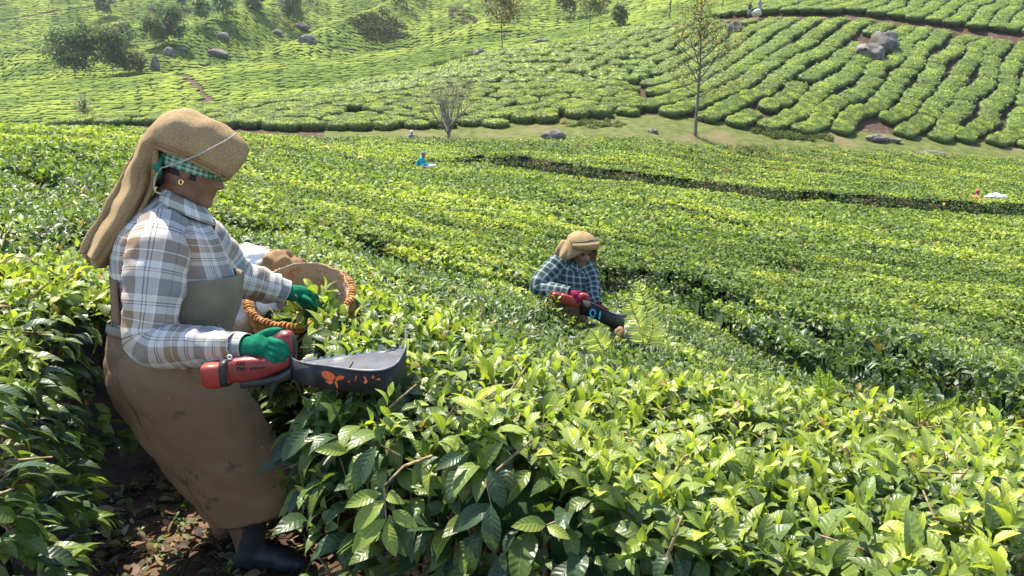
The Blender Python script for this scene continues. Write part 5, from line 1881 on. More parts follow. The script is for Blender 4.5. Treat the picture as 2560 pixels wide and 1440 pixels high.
solid_obj('hair', [closed_grid_geo(HGp @ PR.T + PC)], M['hair'], picker, smooth_shade=True)


def xsecs(lst, grow=0.0):
    out = []
    for L, R, h, dy in lst:
        l, r = X(*L, dy), X(*R, dy)
        out.append(((l + r) / 2, (r - l) / 2 + unit(r - l) * grow, np.array([0, h + grow, 0])))
    return out


G, UV = loft_grid(xsecs([((1412, 648), (1452, 668), .075, .03), ((1388, 655), (1468, 676), .13, .03), ((1376, 680), (1478, 692), .165, .04), ((1376, 715), (1480, 722), .165, .05), ((1372, 750), (1478, 756), .165, .08), ((1366, 790), (1470, 795), .17, .10)]), 56, 6, 2.3, math.pi * .5, math.pi * 2.5)
pshirt = grid_obj('shirt', wrinkle(G, UV, .010, 7, 5, 2.0), M['check'], picker, UV, .003)
sleeve('sleeve', [X(1400, 656, .0), X(1378, 680, -.05), X(1354, 706, -.11), X(1352, 722, -.14), X(1378, 727, -.20), X(1405, 729, -.24), X(1424, 733, -.27)], [.085, .088, .076, .070, .062, .050, .044], M['check'], pshirt, 5.0, .009, 32)
sleeve('sleeve', [X(1458, 664, .03), X(1474, 694, -.02), X(1482, 720, -.08), X(1484, 745, -.16), X(1492, 764, -.22)], [.078, .072, .062, .054, .044], M['check'], pshirt, 7.0, .009, 32)
cu = np.linspace(0, 2 * math.pi, 41)
A0, A1, B0_, B1_ = X(1422, 646, .02), X(1452, 664, .0), X(1412, 662, .02), X(1458, 682, -.01)
top = np.array([(A0 + A1) / 2 + math.cos(t) * (A1 - A0) / 2 + np.array([0, math.sin(t) * .062, 0]) for t in cu])
low = np.array([(B0_ + B1_) / 2 + math.cos(t) * (B1_ - B0_) / 2 + np.array([0, math.sin(t) * .115, 0]) for t in cu])
CG = np.array([top + (low - top) * k for k in np.linspace(0, 1, 6)])
UVc = np.stack(np.meshgrid(cu * .08, np.linspace(0, .06, 6)), -1)
grid_obj('collar', wrinkle(CG, UVc, .003, 9, 9, 6.0), M['check'], pshirt, UVc, .004)
G, UV = loft_grid(xsecs([((1368, 742), (1470, 750), .185, .09), ((1350, 770), (1470, 775), .20, .10), ((1340, 830), (1475, 830), .21, .12), ((1345, 930), (1470, 930), .20, .12)]), 48, 6, 2.3, math.pi * .5, math.pi * 2.5)
grid_obj('waist_wrap', wrinkle(G, UV, .014, 5, 4, 5.0), M['burlap'], picker, UV, .004)
cloth_blob('waist_bundle', X(1362, 738, -.08), [(.075, 0, -.02), (0, .07, 0), (.01, 0, .05)], M['burlap'], 3.0, .02, None, None, picker, (28, 18), 9)


def glove2(wrist, palm, fingers):
    return glove('glove', wrist, palm, fingers, M['glove_red'], picker, .0125, .033)


glove2([X(1418, 732, -.26), X(1428, 735, -.28)], [(X(1440, 738, -.30), [n_([.042, -.01, -.012]), n_([.004, .024, 0]), n_([.008, 0, .036])]), (X(1446, 744, -.31), [n_([.03, 0, -.01]), n_([0, .024, 0]), n_([.004, 0, .034])])],
       [[X(1448, 737, -.31), X(1455, 744, -.33), X(1454, 752, -.31)], [X(1446, 741, -.32), X(1452, 749, -.335), X(1450, 757, -.31)], [X(1443, 745, -.32), X(1447, 753, -.335), X(1445, 760, -.31)], [X(1440, 748, -.315), X(1442, 756, -.33), X(1440, 762, -.31)], [X(1440, 730, -.295), X(1448, 731, -.30), X(1456, 733, -.30)]])
glove2([X(1490, 760, -.21), X(1496, 768, -.23)], [(X(1503, 775, -.26), [n_([.036, -.03, -.03]), n_([.01, .024, 0]), n_([.02, 0, .03])])],
       [[X(1508, 776, -.28), X(1514, 782, -.31), X(1514, 789, -.32)], [X(1506, 779, -.28), X(1511, 787, -.31), X(1510, 793, -.32)], [X(1503, 782, -.28), X(1507, 790, -.31), X(1505, 796, -.32)], [X(1500, 784, -.275), X(1502, 792, -.30), X(1500, 797, -.31)], [X(1506, 770, -.26), X(1514, 772, -.28), X(1520, 776, -.29)]])

# sackcloth on the head: cap rolled up in front, one flap on each side
hd = PC + PR @ np.array([-.004, 0, .03])
th = np.linspace(0, 2 * math.pi, 57); ph = np.linspace(.0, 1.0, 14)
rows = []
for p in ph:
    ring = []
    for t in th:
        c, s = math.cos(t), math.sin(t)
        flare = p ** 1.3
        drop = .115 * p ** 1.6
        side = abs(s) ** 2
        back = max(0, -c)
        r_f, r_s = .001 + .128 * p ** .55, .001 + .120 * p ** .55
        ext = smooth(.75, 1.0, p)
        loc = np.array([c * r_f * (1 + .10 * back * ext), s * r_s * (1 + .30 * side * float(ext)), .138 - drop * .62 - float(ext) * (.14 * side + .10 * back * back)])
        ring.append(hd + PR @ loc)
    rows.append(ring)
G = np.array(rows)
UV = np.stack(np.meshgrid(th * .11, ph * .2), -1)
G = wrinkle(G, UV, .006, 9, 7, 4.0, False); G[:, -1] = G[:, 0]
hc2 = grid_obj('headcloth', G, M['burlap'], picker, UV, .008)
rollp = [hd + PR @ np.array([.118 * math.cos(a), .128 * math.sin(a), .072 - .014 * abs(math.sin(a))]) for a in np.linspace(-1.15, 1.15, 11)]
tube_obj('rolled_brim', rollp, [.020, .027, .030, .031, .032, .033, .032, .031, .030, .027, .020], M['burlap'], hc2, 14)
# flaps
for s, ln in ((-1, .20), (1, .30)):
    F = []
    for q in np.linspace(0, 1, 12):
        row = []
        for w_ in np.linspace(-1, 1, 11):
            loc = np.array([-.035 + .085 * w_ * (1 - .25 * q) - .03 * q * (s < 0), s * (.100 + (.055 if s < 0 else .085) * math.sin(q * 2.2) + .012 * math.sin(w_ * 4)), .062 - ln * q - .02 * w_ * w_])
            row.append(hd + PR @ loc)
        F.append(row)
    F = np.array(F)
    UVq = np.stack(np.meshgrid(np.linspace(0, .16, 11), np.linspace(0, ln, 12)), -1)
    grid_obj('flap', wrinkle(F, UVq, .004, 9, 9, 2.0 + s), M['burlap'], hc2, UVq, .008)
tube_obj('cord', [hd + PR @ np.array([.10 * math.cos(a), .125 * math.sin(a), .116 - .03 * abs(math.sin(a))]) for a in np.linspace(-1.6, 1.6, 11)], [.0045] * 11, M['black_plastic'], hc2, 6)

# her shears
sh2 = empty('tea_shears', tuple(X(1430, 750, -.3)))
tag(sh2, 'red tea shears with blue-marked black tray held by the picker in checked shirt', 'shears')
Y8 = -.31
bsec = lambda lst: [(X(u, v, Y8 + dy), np.array([.006, 0, hh]), np.array([0, dd, 0])) for u, v, hh, dd, dy in lst]
G, UV = loft_grid(bsec([(1379, 741, .030, .03, 0), (1384, 742, .038, .038, 0), (1398, 744, .038, .038, 0), (1402, 745, .032, .034, 0)]), 21, 4, 4.0)
grid_obj('battery', G, M['red_plastic'], sh2, UV, wrapcap=True)
G, UV = loft_grid(bsec([(1401, 745, .034, .034, 0), (1406, 746, .042, .038, 0), (1424, 751, .042, .038, 0), (1434, 756, .034, .032, 0), (1446, 760, .024, .026, 0), (1452, 758, .02, .022, 0)]), 21, 4, 3.6)
grid_obj('motor_housing', G, M['orange_plastic'], sh2, UV, wrapcap=True)
tube_obj('handle', [X(1412, 744, Y8), X(1430, 742, Y8), X(1446, 739, Y8), X(1458, 738, Y8), X(1466, 742, Y8), X(1465, 750, Y8), X(1456, 758, Y8), X(1448, 762, Y8)], [.014, .014, .015, .02, .024, .022, .016, .014], M['orange_plastic'], sh2, 12)
PT2 = [(1448, 750, 5.94), (1470, 754, 5.86), (1492, 763, 5.82), (1512, 774, 5.80), (1530, 782, 5.82), (1546, 787, 5.86), (1556, 788, 5.94), (1562, 786, 6.05)]
tr2 = empty('tray'); tr2.parent = sh2; tr2.matrix_parent_inverse = Matrix.Translation(-sh2.location)
wall_tray(tr2, [np.array(at(u, v, y)) for u, v, y in PT2], .118, (np.array(at(1462, 762, 6.08)), np.array(at(1560, 795, 6.16))))
teeth(tr2, at(1465, 762, 6.08), at(1558, 793, 6.15), 9, .02, (0, .45, .9))
_qu = np.array([p[0] for p in PT2]); _qy = np.array([p[2] for p in PT2])
yq = lambda u: float(np.interp(u, _qu, _qy))


def stroke(pts, w, name, mat, parent):
    P = np.array(pts, float)
    for i in range(len(P) - 1):
        a, b = P[i], P[i + 1]
        d = (b - a) / np.linalg.norm(b - a); nn = np.array([-d[1], d[0]]) * w
        e = d * w * .6
        decal(name, [tuple(a - e + nn), tuple(a - e - nn), tuple(b + e - nn), tuple(b + e + nn)], mat, parent, yq, .016 + .0006 * (i % 2))


stroke([(1482 + 6.5 * math.cos(a), 783 + 9.5 * math.sin(a)) for a in np.linspace(.9, 6.6, 9)], 2.0, 'digit', M['cyan_paint'], tr2)
stroke([(1501, 780), (1498, 797)], 2.0, 'digit', M['cyan_paint'], tr2)
for u, v in ((1467, 762), (1461, 773)):
    c = np.array(at(u, v + 2, yq(u) - .004))
    solid_obj('rivet', [ellipsoid_geo(c, [(.004, 0, 0), (0, .002, 0), (0, 0, .004)], 8, 6)], M['steel'], tr2, smooth_shade=True)
cloth_blob('sack', at(1582, 838, 5.7), [(.035, .02, -.03), (0, .03, .02), (.0, -.02, .07)], M['cord'], 4.0, .05, 'dirty white sack in the tea below the second cutting tray', 'sack', fr=8, res=(30, 20))
cloth_blob('sackcloth', at(1546, 842, 5.80), [(.05, .02, 0), (0, .05, .02), (.0, -.02, .07)], M['burlap_old'], 8.0, .03, 'brown sackcloth scrap left of the white sack below the second tray', 'sackcloth', fr=9, res=(26, 18))
# ---------------------------------------------------------------- trees
M['tree_leaf'] = leaf_mat('tree_leaf', .6, .4, .1, False, (1.1, 1.15, .7))
M['pale_bark'] = noise_mat('pale_bark', (.075, .06, .042), (.17, .14, .10), 12, .9, .5, 60)


M['bare_bark'] = noise_mat('grey_lichen_bark', (.10, .085, .065), (.20, .175, .14), 12, .9, .5, 60)


def grow(rr, base, direc, length, r0, depth, segs, tips, spread, up, twist=0.0, nkids=3):
    """recursive limbs: appends (points, radii) and end points"""
    p = np.array(base, float); d = unit(np.array(direc, float))
    pts, n = [p.copy()], 5
    for i in range(n):
        d = unit(d + np.array([rr.uniform(-1, 1), rr.uniform(-1, 1), rr.uniform(-1, 1)]) * .13 + np.array([0, 0, up]))
        p = p + d * length / n
        pts.append(p.copy())
    rad = np.linspace(r0, r0 * (.45 if depth else .3), n + 1)
    segs.append((pts, rad))
    if depth == 0:
        tips.append((pts[-1], d)); tips.append((pts[-3], d))
        return
    for k in range(nkids):
        f = rr.randint(2, n)
        a = rr.uniform(0, 6.28)
        side = unit(np.cross(d, np.array([math.cos(a), math.sin(a), .3])))
        nd = unit(d * (1 - spread) + side * spread)
        grow(rr, pts[f], nd, length * rr.uniform(.55, .8), rad[f] * .62, depth - 1, segs, tips, spread, up, 0, nkids)


def tree(u, v, v_top, width, kind, label, seed, y0=52, tone=(.09, .11, .04), group=None, crown_lo=.3, nleaf=None):
    b = on_ground(u, v, 0, y0)
    Y = b.y
    H = (v - v_top) * Y / F_PX
    Wd = width * Y / F_PX / 2
    rr = random.Random(seed); rg = np.random.default_rng(seed)
    root = empty('tree', tuple(b))
    tag(root, label, 'tree', group)
    base = np.array(b) - np.array([0, 0, .15])
    segs, tips = [], []
    lean = rr.uniform(-.03, .03)
    if kind == 'vase':
        tr = [base + np.array([0, 0, H * t * .22]) for t in (0, .5, 1)]
        segs.append((tr, [H * .030, H * .026, H * .024]))
        for k in range(9):
            a = k * 2.4 + rr.uniform(-.4, .4)
            el = rr.uniform(.75, 1.35)
            grow(rr, tr[-1 if k % 2 else -2], (math.cos(a) * math.cos(el), math.sin(a) * math.cos(el), math.sin(el)), H * rr.uniform(.46, .60), H * .016, 2, segs, tips, .46, .05, 0, 5)
    else:
        n = 14
        tr = [base + np.array([H * (lean * t + .006 * math.sin(6 * t + seed)), H * .006 * math.sin(5 * t), H * t * .97]) for t in np.linspace(0, 1, n)]
        segs.append((tr, H * (.0105 * (1 - np.linspace(0, 1, n)) + .0025)))
        nb = {'slender': 26, 'round': 20, 'column': 22, 'broad': 20}[kind]
        for k in range(nb):
            t = crown_lo + (1 - crown_lo) * (k + .5) / nb
            q = (t - crown_lo) / (1 - crown_lo)
            env = {'slender': (.35 + .85 * math.sin(min(q * 1.25 + .22, 1) * 3.0) ** 1.0) * (1 - .45 * q), 'round': math.sin(q * 2.6 + .42) ** .7, 'column': (1 - q) ** .6 * .9 + .1, 'broad': math.sin(q * 2.2 + .55) ** .6}[kind]
            a = k * 2.399 + rr.uniform(-.5, .5)
            L = Wd * max(env, .12) * rr.uniform(.65, 1.05)
            p = np.array([np.interp(t, np.linspace(0, 1, n), [x_[i] for x_ in tr]) for i in range(3)])
            el = rr.uniform(.25, .8) if kind != 'broad' else rr.uniform(.35, 1.0)
            grow(rr, p, (math.cos(a) * math.cos(el), math.sin(a) * math.cos(el), math.sin(el)), L, H * .0055, 1, segs, tips, .5, .06, 0, 3)
    V, Q = twig_tubes(segs, 4)
    link('trunk', np_mesh('trunk', V, [Q], M['bare_bark'] if kind == 'vase' else M['pale_bark']), root)
    tp = np.array([t for t, d in tips])
    if kind == 'vase':
        n_l, size, sd = 260, .10, .08
    else:
        n_l = nleaf or 1800
        size, sd = max(.14, Y * .0030), Wd * .17
    i = rg.integers(len(tp), size=n_l)
    B = tp[i] + rg.normal(0, 1, (n_l, 3)) * sd * np.array([1, 1, .75])
    ln = size * rg.uniform(.6, 1.5, n_l)
    col = np.array(tone) * 2.2 * rg.uniform(.55, 1.5, (n_l, 1)) * (1 + .25 * rg.normal(0, 1, (n_l, 3)) * np.array([1, .6, .3]))
    L = dict(base=B, dir=rg.normal(0, 1, (n_l, 3)), nor=rg.normal(0, 1, (n_l, 3)), len=ln, wid=ln * .38, curl=rg.uniform(0, .5, n_l), fold=rg.uniform(.1, .4, n_l), col=np.clip(col, .004, 1))
    Vl, Fl, Cl, _ = leaves_geo(L, LT_LO)
    o = link('crown', np_mesh('crown', Vl, [Fl], M['tree_leaf'], Cl), root)
    o['kind'] = 'stuff'
    return root


tree(1740, 343, 14, 190, 'slender', 'tall slender sparse-leaved tree standing on the meadow before the climbing rows', 11, tone=(.085, .082, .030), crown_lo=.30, nleaf=1500)
tree(1122, 348, 202, 150, 'vase', 'bare leafless tree with upswept branches at the edge of the meadow', 5, tone=(.10, .085, .05))
GT = 'trees on the hills behind'
tree(1256, 134, -8, 95, 'round', 'tall tree with bare trunk on the crest above the leafless tree', 21, 70, (.095, .085, .045), GT, .45, 1800)
tree(1474, 84, -4, 85, 'slender', 'thin airy tree on the ridge left of the small conical tree', 22, 80, (.095, .10, .045), GT, .35, 900)
tree(1546, 70, 18, 42, 'column', 'small dense conical tree on the ridge', 23, 90, (.085, .10, .05), GT, .05, 1500)
tree(1674, 52, -90, 90, 'slender', 'thin straight trunk on the ridge right of the conical tree, crown out of frame', 24, 90, (.08, .10, .04), GT, .5, 700)
tree(1806, 26, -110, 90, 'slender', 'thin bare trunk at the top edge above the single round boulder', 25, 90, (.08, .10, .04), GT, .5, 600)
tree(736, 82, -8, 70, 'round', 'grey-green round tree beside the dark boulders on the far slope', 26, 150, (.075, .085, .05), GT, .25, 2200)
tree(890, 34, -60, 70, 'slender', 'thin pole-like tree on the bright ridge above the scrub', 27, 150, (.07, .09, .04), GT, .5, 600)
tree(505, 72, 8, 44, 'round', 'small tree halfway up the far left slope, second left of the grey round tree', 28, 150, (.06, .08, .04), GT, .35, 900)
tree(560, 56, 0, 50, 'round', 'small tree at the top edge just left of the grey round tree', 29, 150, (.06, .08, .045), GT, .3, 900)
tree(262, 48, -2, 45, 'round', 'feathery tree beside the dark terrace path at the top left', 30, 150, (.06, .08, .04), GT, .3, 1000)
tree(396, 50, 18, 28, 'round', 'tiny lone tree on the far bright slope at top left', 31, 150, (.06, .08, .04), GT, .2, 600)
tree(432, 116, 42, 66, 'broad', 'dark spreading tree in the hollow, right one of the touching pair', 32, 140, (.05, .068, .032), GT, .22, 2600)
tree(388, 124, 62, 62, 'broad', 'paler spreading tree in the hollow, left one of the touching pair', 33, 140, (.062, .078, .036), GT, .22, 2200)
tree(190, 206, 106, 98, 'broad', 'large dark bushy tree behind the ridge crest at far left', 34, 128, (.045, .060, .030), GT, .14, 3600)
tree(284, 196, 104, 88, 'broad', 'large dark tree with visible trunk behind the ridge crest, right of its neighbour', 35, 128, (.048, .064, .030), GT, .20, 3200)
tree(334, 190, 152, 58, 'broad', 'low brownish bush at the right foot of the two large dark trees', 36, 128, (.07, .07, .035), GT, .05, 1500)
tree(308, 118, 78, 46, 'broad', 'small round bush in the shaded hollow at far left', 37, 140, (.055, .072, .034), GT, .05, 1200)
tree(214, 308, 248, 52, 'slender', 'small wispy grey tree at the left edge of the cushion slope', 38, 52, (.11, .11, .07), GT, .2, 420)
tree(1420, 48, -30, 60, 'broad', 'dark tree at the top edge left of the conical tree', 39, 150, (.05, .06, .032), GT, .15, 1800)
tree(1490, 40, -50, 70, 'broad', 'dark tree at the top edge directly behind the airy ridge tree', 40, 150, (.05, .062, .034), GT, .15, 1800)
tree(640, 30, -20, 46, 'broad', 'dark bush beside rocks at the top edge left of the grey round tree', 41, 150, (.05, .062, .034), GT, .1, 1300)
tree(455, 26, -20, 36, 'round', 'small tree at the top edge above the hollow', 42, 150, (.06, .075, .04), GT, .3, 700)


# dense scrub on the shaded spur and along field margins: one mass each
def scrub(name, poly_pts, count, hgt, tone, label, y0, spread, seed):
    rg = np.random.default_rng(seed)
    P = [np.array(on_ground(u, v, 0, y0)) for u, v in poly_pts]
    out = []
    for k in range(count):
        w = rg.dirichlet(np.ones(len(P)) * .8)
        c = sum(a * b for a, b in zip(w, P)) + rg.normal(0, spread, 3) * np.array([1, 1, 0])
        c[2] = ground1(c[0], c[1])
        n = 110
        r = hgt * rg.uniform(.6, 1.1)
        d = unit(rg.normal(0, 1, (n, 3))); d[:, 2] = np.abs(d[:, 2])
        B = c + d * r * rg.uniform(.6, 1.05, (n, 1)) * np.array([1, 1, .9])
        ln = np.full(n, max(.12, c[1] * .0019)) * rg.uniform(.6, 1.5, n)
        col = np.array(tone) * rg.uniform(.5, 1.5, (n, 1)) * rg.uniform(.8, 1.2)
        out.append(dict(base=B, dir=rg.normal(0, 1, (n, 3)), nor=rg.normal(0, .7, (n, 3)) + d, len=ln, wid=ln * .4, curl=rg.uniform(0, .5, n), fold=rg.uniform(.1, .4, n), col=col))
    V, Fl, C, _ = leaves_geo(cat(*out), LT_LO)
    o = link(name, np_mesh(name, V, [Fl], M['tree_leaf'], C))
    tag(o, label, 'scrub', kind='stuff')


scrub('scrub', [(885, 98), (1005, 98), (985, 28), (940, 55), (950, 100)], 110, 2.3, (.050, .058, .022), 'dark triangular thicket of scrub on the shaded far spur', 150, 2.0, 1)
scrub('scrub', [(1830, 330), (1960, 345), (2120, 352), (1990, 340), (1890, 336)], 60, .42, (.10, .12, .035), 'weedy margin along the foot of the climbing rows', 52, .5, 2)
scrub('scrub', [(1440, 318), (1560, 318), (1420, 312), (1500, 314)], 40, .35, (.13, .15, .05), 'rough grassy bank at the foot of the slope by the gully', 52, .5, 3)
scrub('scrub', [(985, 22), (1040, 8), (1015, -15), (970, 0)], 40, 2.2, (.05, .065, .028), 'dark scrub at the top edge above the thicket', 150, 2.5, 4)
scrub('scrub', [(250, 112), (330, 100), (345, 78), (240, 92), (300, 60)], 60, 1.5, (.06, .078, .034), 'dark bushes in the shaded hollow of the far left slope', 140, 2.5, 5)
scrub('scrub', [(1110, 168), (1150, 156), (1190, 140), (1060, 180)], 34, .8, (.075, .10, .035), 'rough bushes along the fold between the ridge and the near slope', 80, .8, 6)
scrub('scrub', [(1165, 78), (1175, 55), (1150, 35), (1120, 12)], 30, 1.2, (.12, .11, .06), 'brownish bushes lining the path on the far spur', 150, 1.6, 7)
scrub('scrub', [(1880, 55), (2100, 58), (2250, 78), (2400, 95), (2540, 112)], 40, .35, (.12, .11, .045), 'dry weeds along the hillside path', 70, .6, 8)

# ---------------------------------------------------------------- boulders
M['rock'] = noise_mat('grey_granite', (.075, .066, .055), (.20, .18, .155), 1.6, .9, .9, 8, 8, .2, c3=(.028, .027, .024), s3=2.3)


def rock(u, v, wpx, hpx, label, seed, y0=52, name='boulder', sub_=3, sink=.2):
    b = on_ground(u, v + hpx * .5, 0, y0)
    s = b.y / F_PX
    bm = bmesh.new()
    bmesh.ops.create_icosphere(bm, subdivisions=sub_, radius=1.0)
    sd = seed * 7.7
    for vt in bm.verts:
        q = vt.co.normalized()
        k = 1 + .30 * mnoise.noise(q * 1.1 + Vector((sd, 0, 0))) + .16 * mnoise.noise(q * 2.6 + Vector((0, sd, 0))) + .10 * (.5 - abs(mnoise.noise(q * 4 + Vector((0, 0, sd))))) + .05 * mnoise.noise(q * 9 + Vector((0, 0, sd)))
        for pl in range(5):                                   # flat broken faces
            nrm = Vector((math.sin(sd + pl * 2.1), math.cos(sd * 1.3 + pl * 1.7), math.sin(sd * .7 + pl * 2.9) * .8)).normalized()
            dt = q.dot(nrm)
            if dt > .72: k = min(k, .78 / dt * (1 + .05 * mnoise.noise(q * 5)))
        vt.co = q * k
    me = bpy.data.meshes.new(name)
    bm.to_mesh(me); bm.free()
    me.materials.append(M['rock'])
    for p in me.polygons: p.use_smooth = True
    o = link(name, me)
    o.location = (b.x, b.y, b.z + hpx * s * (.5 - sink))
    o.scale = (wpx * s * .5, wpx * s * .42, hpx * s * .58)
    tag(o, label, 'boulder')
    return o


r1 = rock(2172, 130, 80, 42, 'broad flat-topped boulder, lower of the stacked pair on the hillside', 3, 60, sub_=4)
r2 = rock(2208, 108, 62, 48, 'rounded boulder resting on top of the flat one on the hillside', 5, 60, sub_=4)
r2.location.z += .35
rock(1836, 72, 40, 38, 'single round boulder near the crest below the hillside path', 6, 60)
rock(1386, 336, 62, 26, 'craggy rock on the meadow midway between bare and slender trees', 7)
rock(1632, 327, 24, 14, 'small pale rock alone on the meadow left of the slender tree', 8)
rock(2192, 344, 56, 20, 'pale broken rock at the foot of the bare soil strip', 9)
rock(2232, 350, 40, 12, 'low stone right of the broken rock at the foot of the rows', 10)
rock(2325, 384, 70, 16, 'flat sandy rock showing at the field edge below the meadow', 11, 50)
rock(545, 131, 48, 24, 'grey boulder on the bright spur left of the zigzag gap', 12, 140)
rock(556, 90, 42, 22, 'dark boulder high on the bright spur', 13, 150)
rock(424, 130, 30, 26, 'round dark boulder under the pair of touching trees', 14, 140)
rock(456, 122, 22, 14, 'small boulder on the slope right of the round dark one', 15, 140)
rock(388, 158, 24, 44, 'upright dark rock pillar behind the ridge crest', 16, 128)
rock(770, 98, 46, 24, 'dark boulder in the grass below the grey round tree', 17, 150)
rock(755, 66, 40, 20, 'dark boulder directly right of the grey round tree', 18, 150)
rock(692, 80, 30, 14, 'flat stone left of the grey round tree', 19, 150)
rock(1202, 134, 36, 28, 'grey boulder in the fold left of the tall crest tree', 20, 75)
rock(1356, 102, 44, 14, 'low pale rock on the ridge below the small conical tree', 21, 100)
rock(1168, 150, 30, 14, 'low rock just below the boulder in the fold', 22, 75)

# ---------------------------------------------------------------- ferns in the tea
M['fern'] = leaf_mat('fern', .5, .45, .2, False, (1.2, 1.25, .6))


def fern(fronds, label, seed, tone=(.30, .36, .05), name='fern', pin=.10, rows=21):
    rg = np.random.default_rng(seed)
    root = empty(name, tuple(fronds[0][0]))
    tag(root, label, 'fern')
    for pts in fronds:
        P = catmull(pts, 8)
        cum = np.concatenate([[0], np.cumsum(np.linalg.norm(np.diff(P, axis=0), axis=-1))]); tot = cum[-1]
        q = np.linspace(.12, .99, rows) * tot
        B = np.stack([np.interp(q, cum, P[:, i]) for i in range(3)], -1)
        tn = unit(np.stack([np.interp(q + .01, cum, P[:, i]) for i in range(3)], -1) - B + 1e-6)
        view = unit(np.array([.12, -1, .25]))
        side = unit(np.cross(tn, view))
        f = (q / tot)
        ln = pin * np.sin(np.clip(f * .9 + .14, 0, 1) * math.pi) ** .8 * (1.15 - .35 * f) + .008
        Ls = []
        for s in (-1, 1):
            d = side * s + tn * .42 + rg.normal(0, .07, B.shape) + view * rg.uniform(-.1, .25, (len(B), 1))
            Ls.append(dict(base=B, dir=d, nor=np.repeat(view[None], len(B), 0) + rg.normal(0, .2, B.shape), len=ln, wid=np.full(len(B), .0032) + ln * .035, curl=rg.uniform(.1, .5, len(B)), fold=rg.uniform(0, .3, len(B)), col=np.array(tone) * rg.uniform(.8, 1.2, (len(B), 1))))
        V, Fq, C, _ = leaves_geo(cat(*Ls), LT_MID)
        Vs, Qs = twig_tubes([(P[::2], np.linspace(.003, .0012, len(P[::2])))], 5)
        C = np.concatenate([C, np.tile(np.array([.18, .20, .04]), (len(Vs), 1))])
        link('frond', np_mesh('frond', np.concatenate([V, Vs]), [np.concatenate([Fq, Qs + len(V)])], M['fern'], C), root)
    return root


A_ = lambda u, v, y: np.array(at(u, v, y))
fern([[A_(1612, 868, 5.0), A_(1618, 800, 5.0), A_(1606, 740, 5.02), A_(1588, 690, 5.0)], [A_(1610, 868, 5.0), A_(1600, 820, 4.95), A_(1582, 775, 4.9), A_(1572, 745, 4.85)],
      [A_(1512, 885, 4.7), A_(1500, 862, 4.68), A_(1488, 840, 4.66), A_(1474, 822, 4.64)], [A_(1615, 868, 5.0), A_(1630, 830, 4.95), A_(1632, 790, 4.9)]], 'large pale-green fern growing beside the second cutting tray', 1, (.50, .53, .17))
fern([[A_(2060, 1010, 3.0), A_(2052, 960, 3.0), A_(2046, 915, 3.0)], [A_(2062, 1010, 3.0), A_(2070, 970, 2.98), A_(2074, 930, 2.97)]], 'thin upright fern in the tea right of middle, left of its twin', 2, (.26, .33, .05), pin=.030, rows=20)
fern([[A_(2300, 1060, 2.85), A_(2296, 1015, 2.85), A_(2292, 975, 2.85)], [A_(2310, 1060, 2.85), A_(2330, 1030, 2.83), A_(2372, 1015, 2.8), A_(2398, 985, 2.8)]], 'thin fern with a leaning frond near the right edge', 3, (.28, .34, .05), pin=.030, rows=20)

# ---------------------------------------------------------------- far pickers and their bundles
M['turquoise'] = noise_mat('turquoise_cloth', (.0, .20, .30), (.02, .34, .46), 8, .85, .3, 40)
M['orange_cloth'] = noise_mat('orange_cloth', (.40, .10, .03), (.55, .17, .06), 8, .85, .3, 40)
M['red_cloth'] = noise_mat('red_cloth', (.35, .02, .03), (.5, .05, .05), 8, .85, .3, 40)
M['yellow_cloth'] = noise_mat('yellow_cloth', (.55, .33, .05), (.7, .48, .1), 8, .85, .3, 40)
M['grey_cloth'] = noise_mat('grey_cloth', (.12, .12, .13), (.3, .3, .32), 8, .85, .3, 40)
M['white_cloth'] = noise_mat('white_cloth', (.55, .54, .52), (.75, .74, .72), 8, .85, .3, 40)


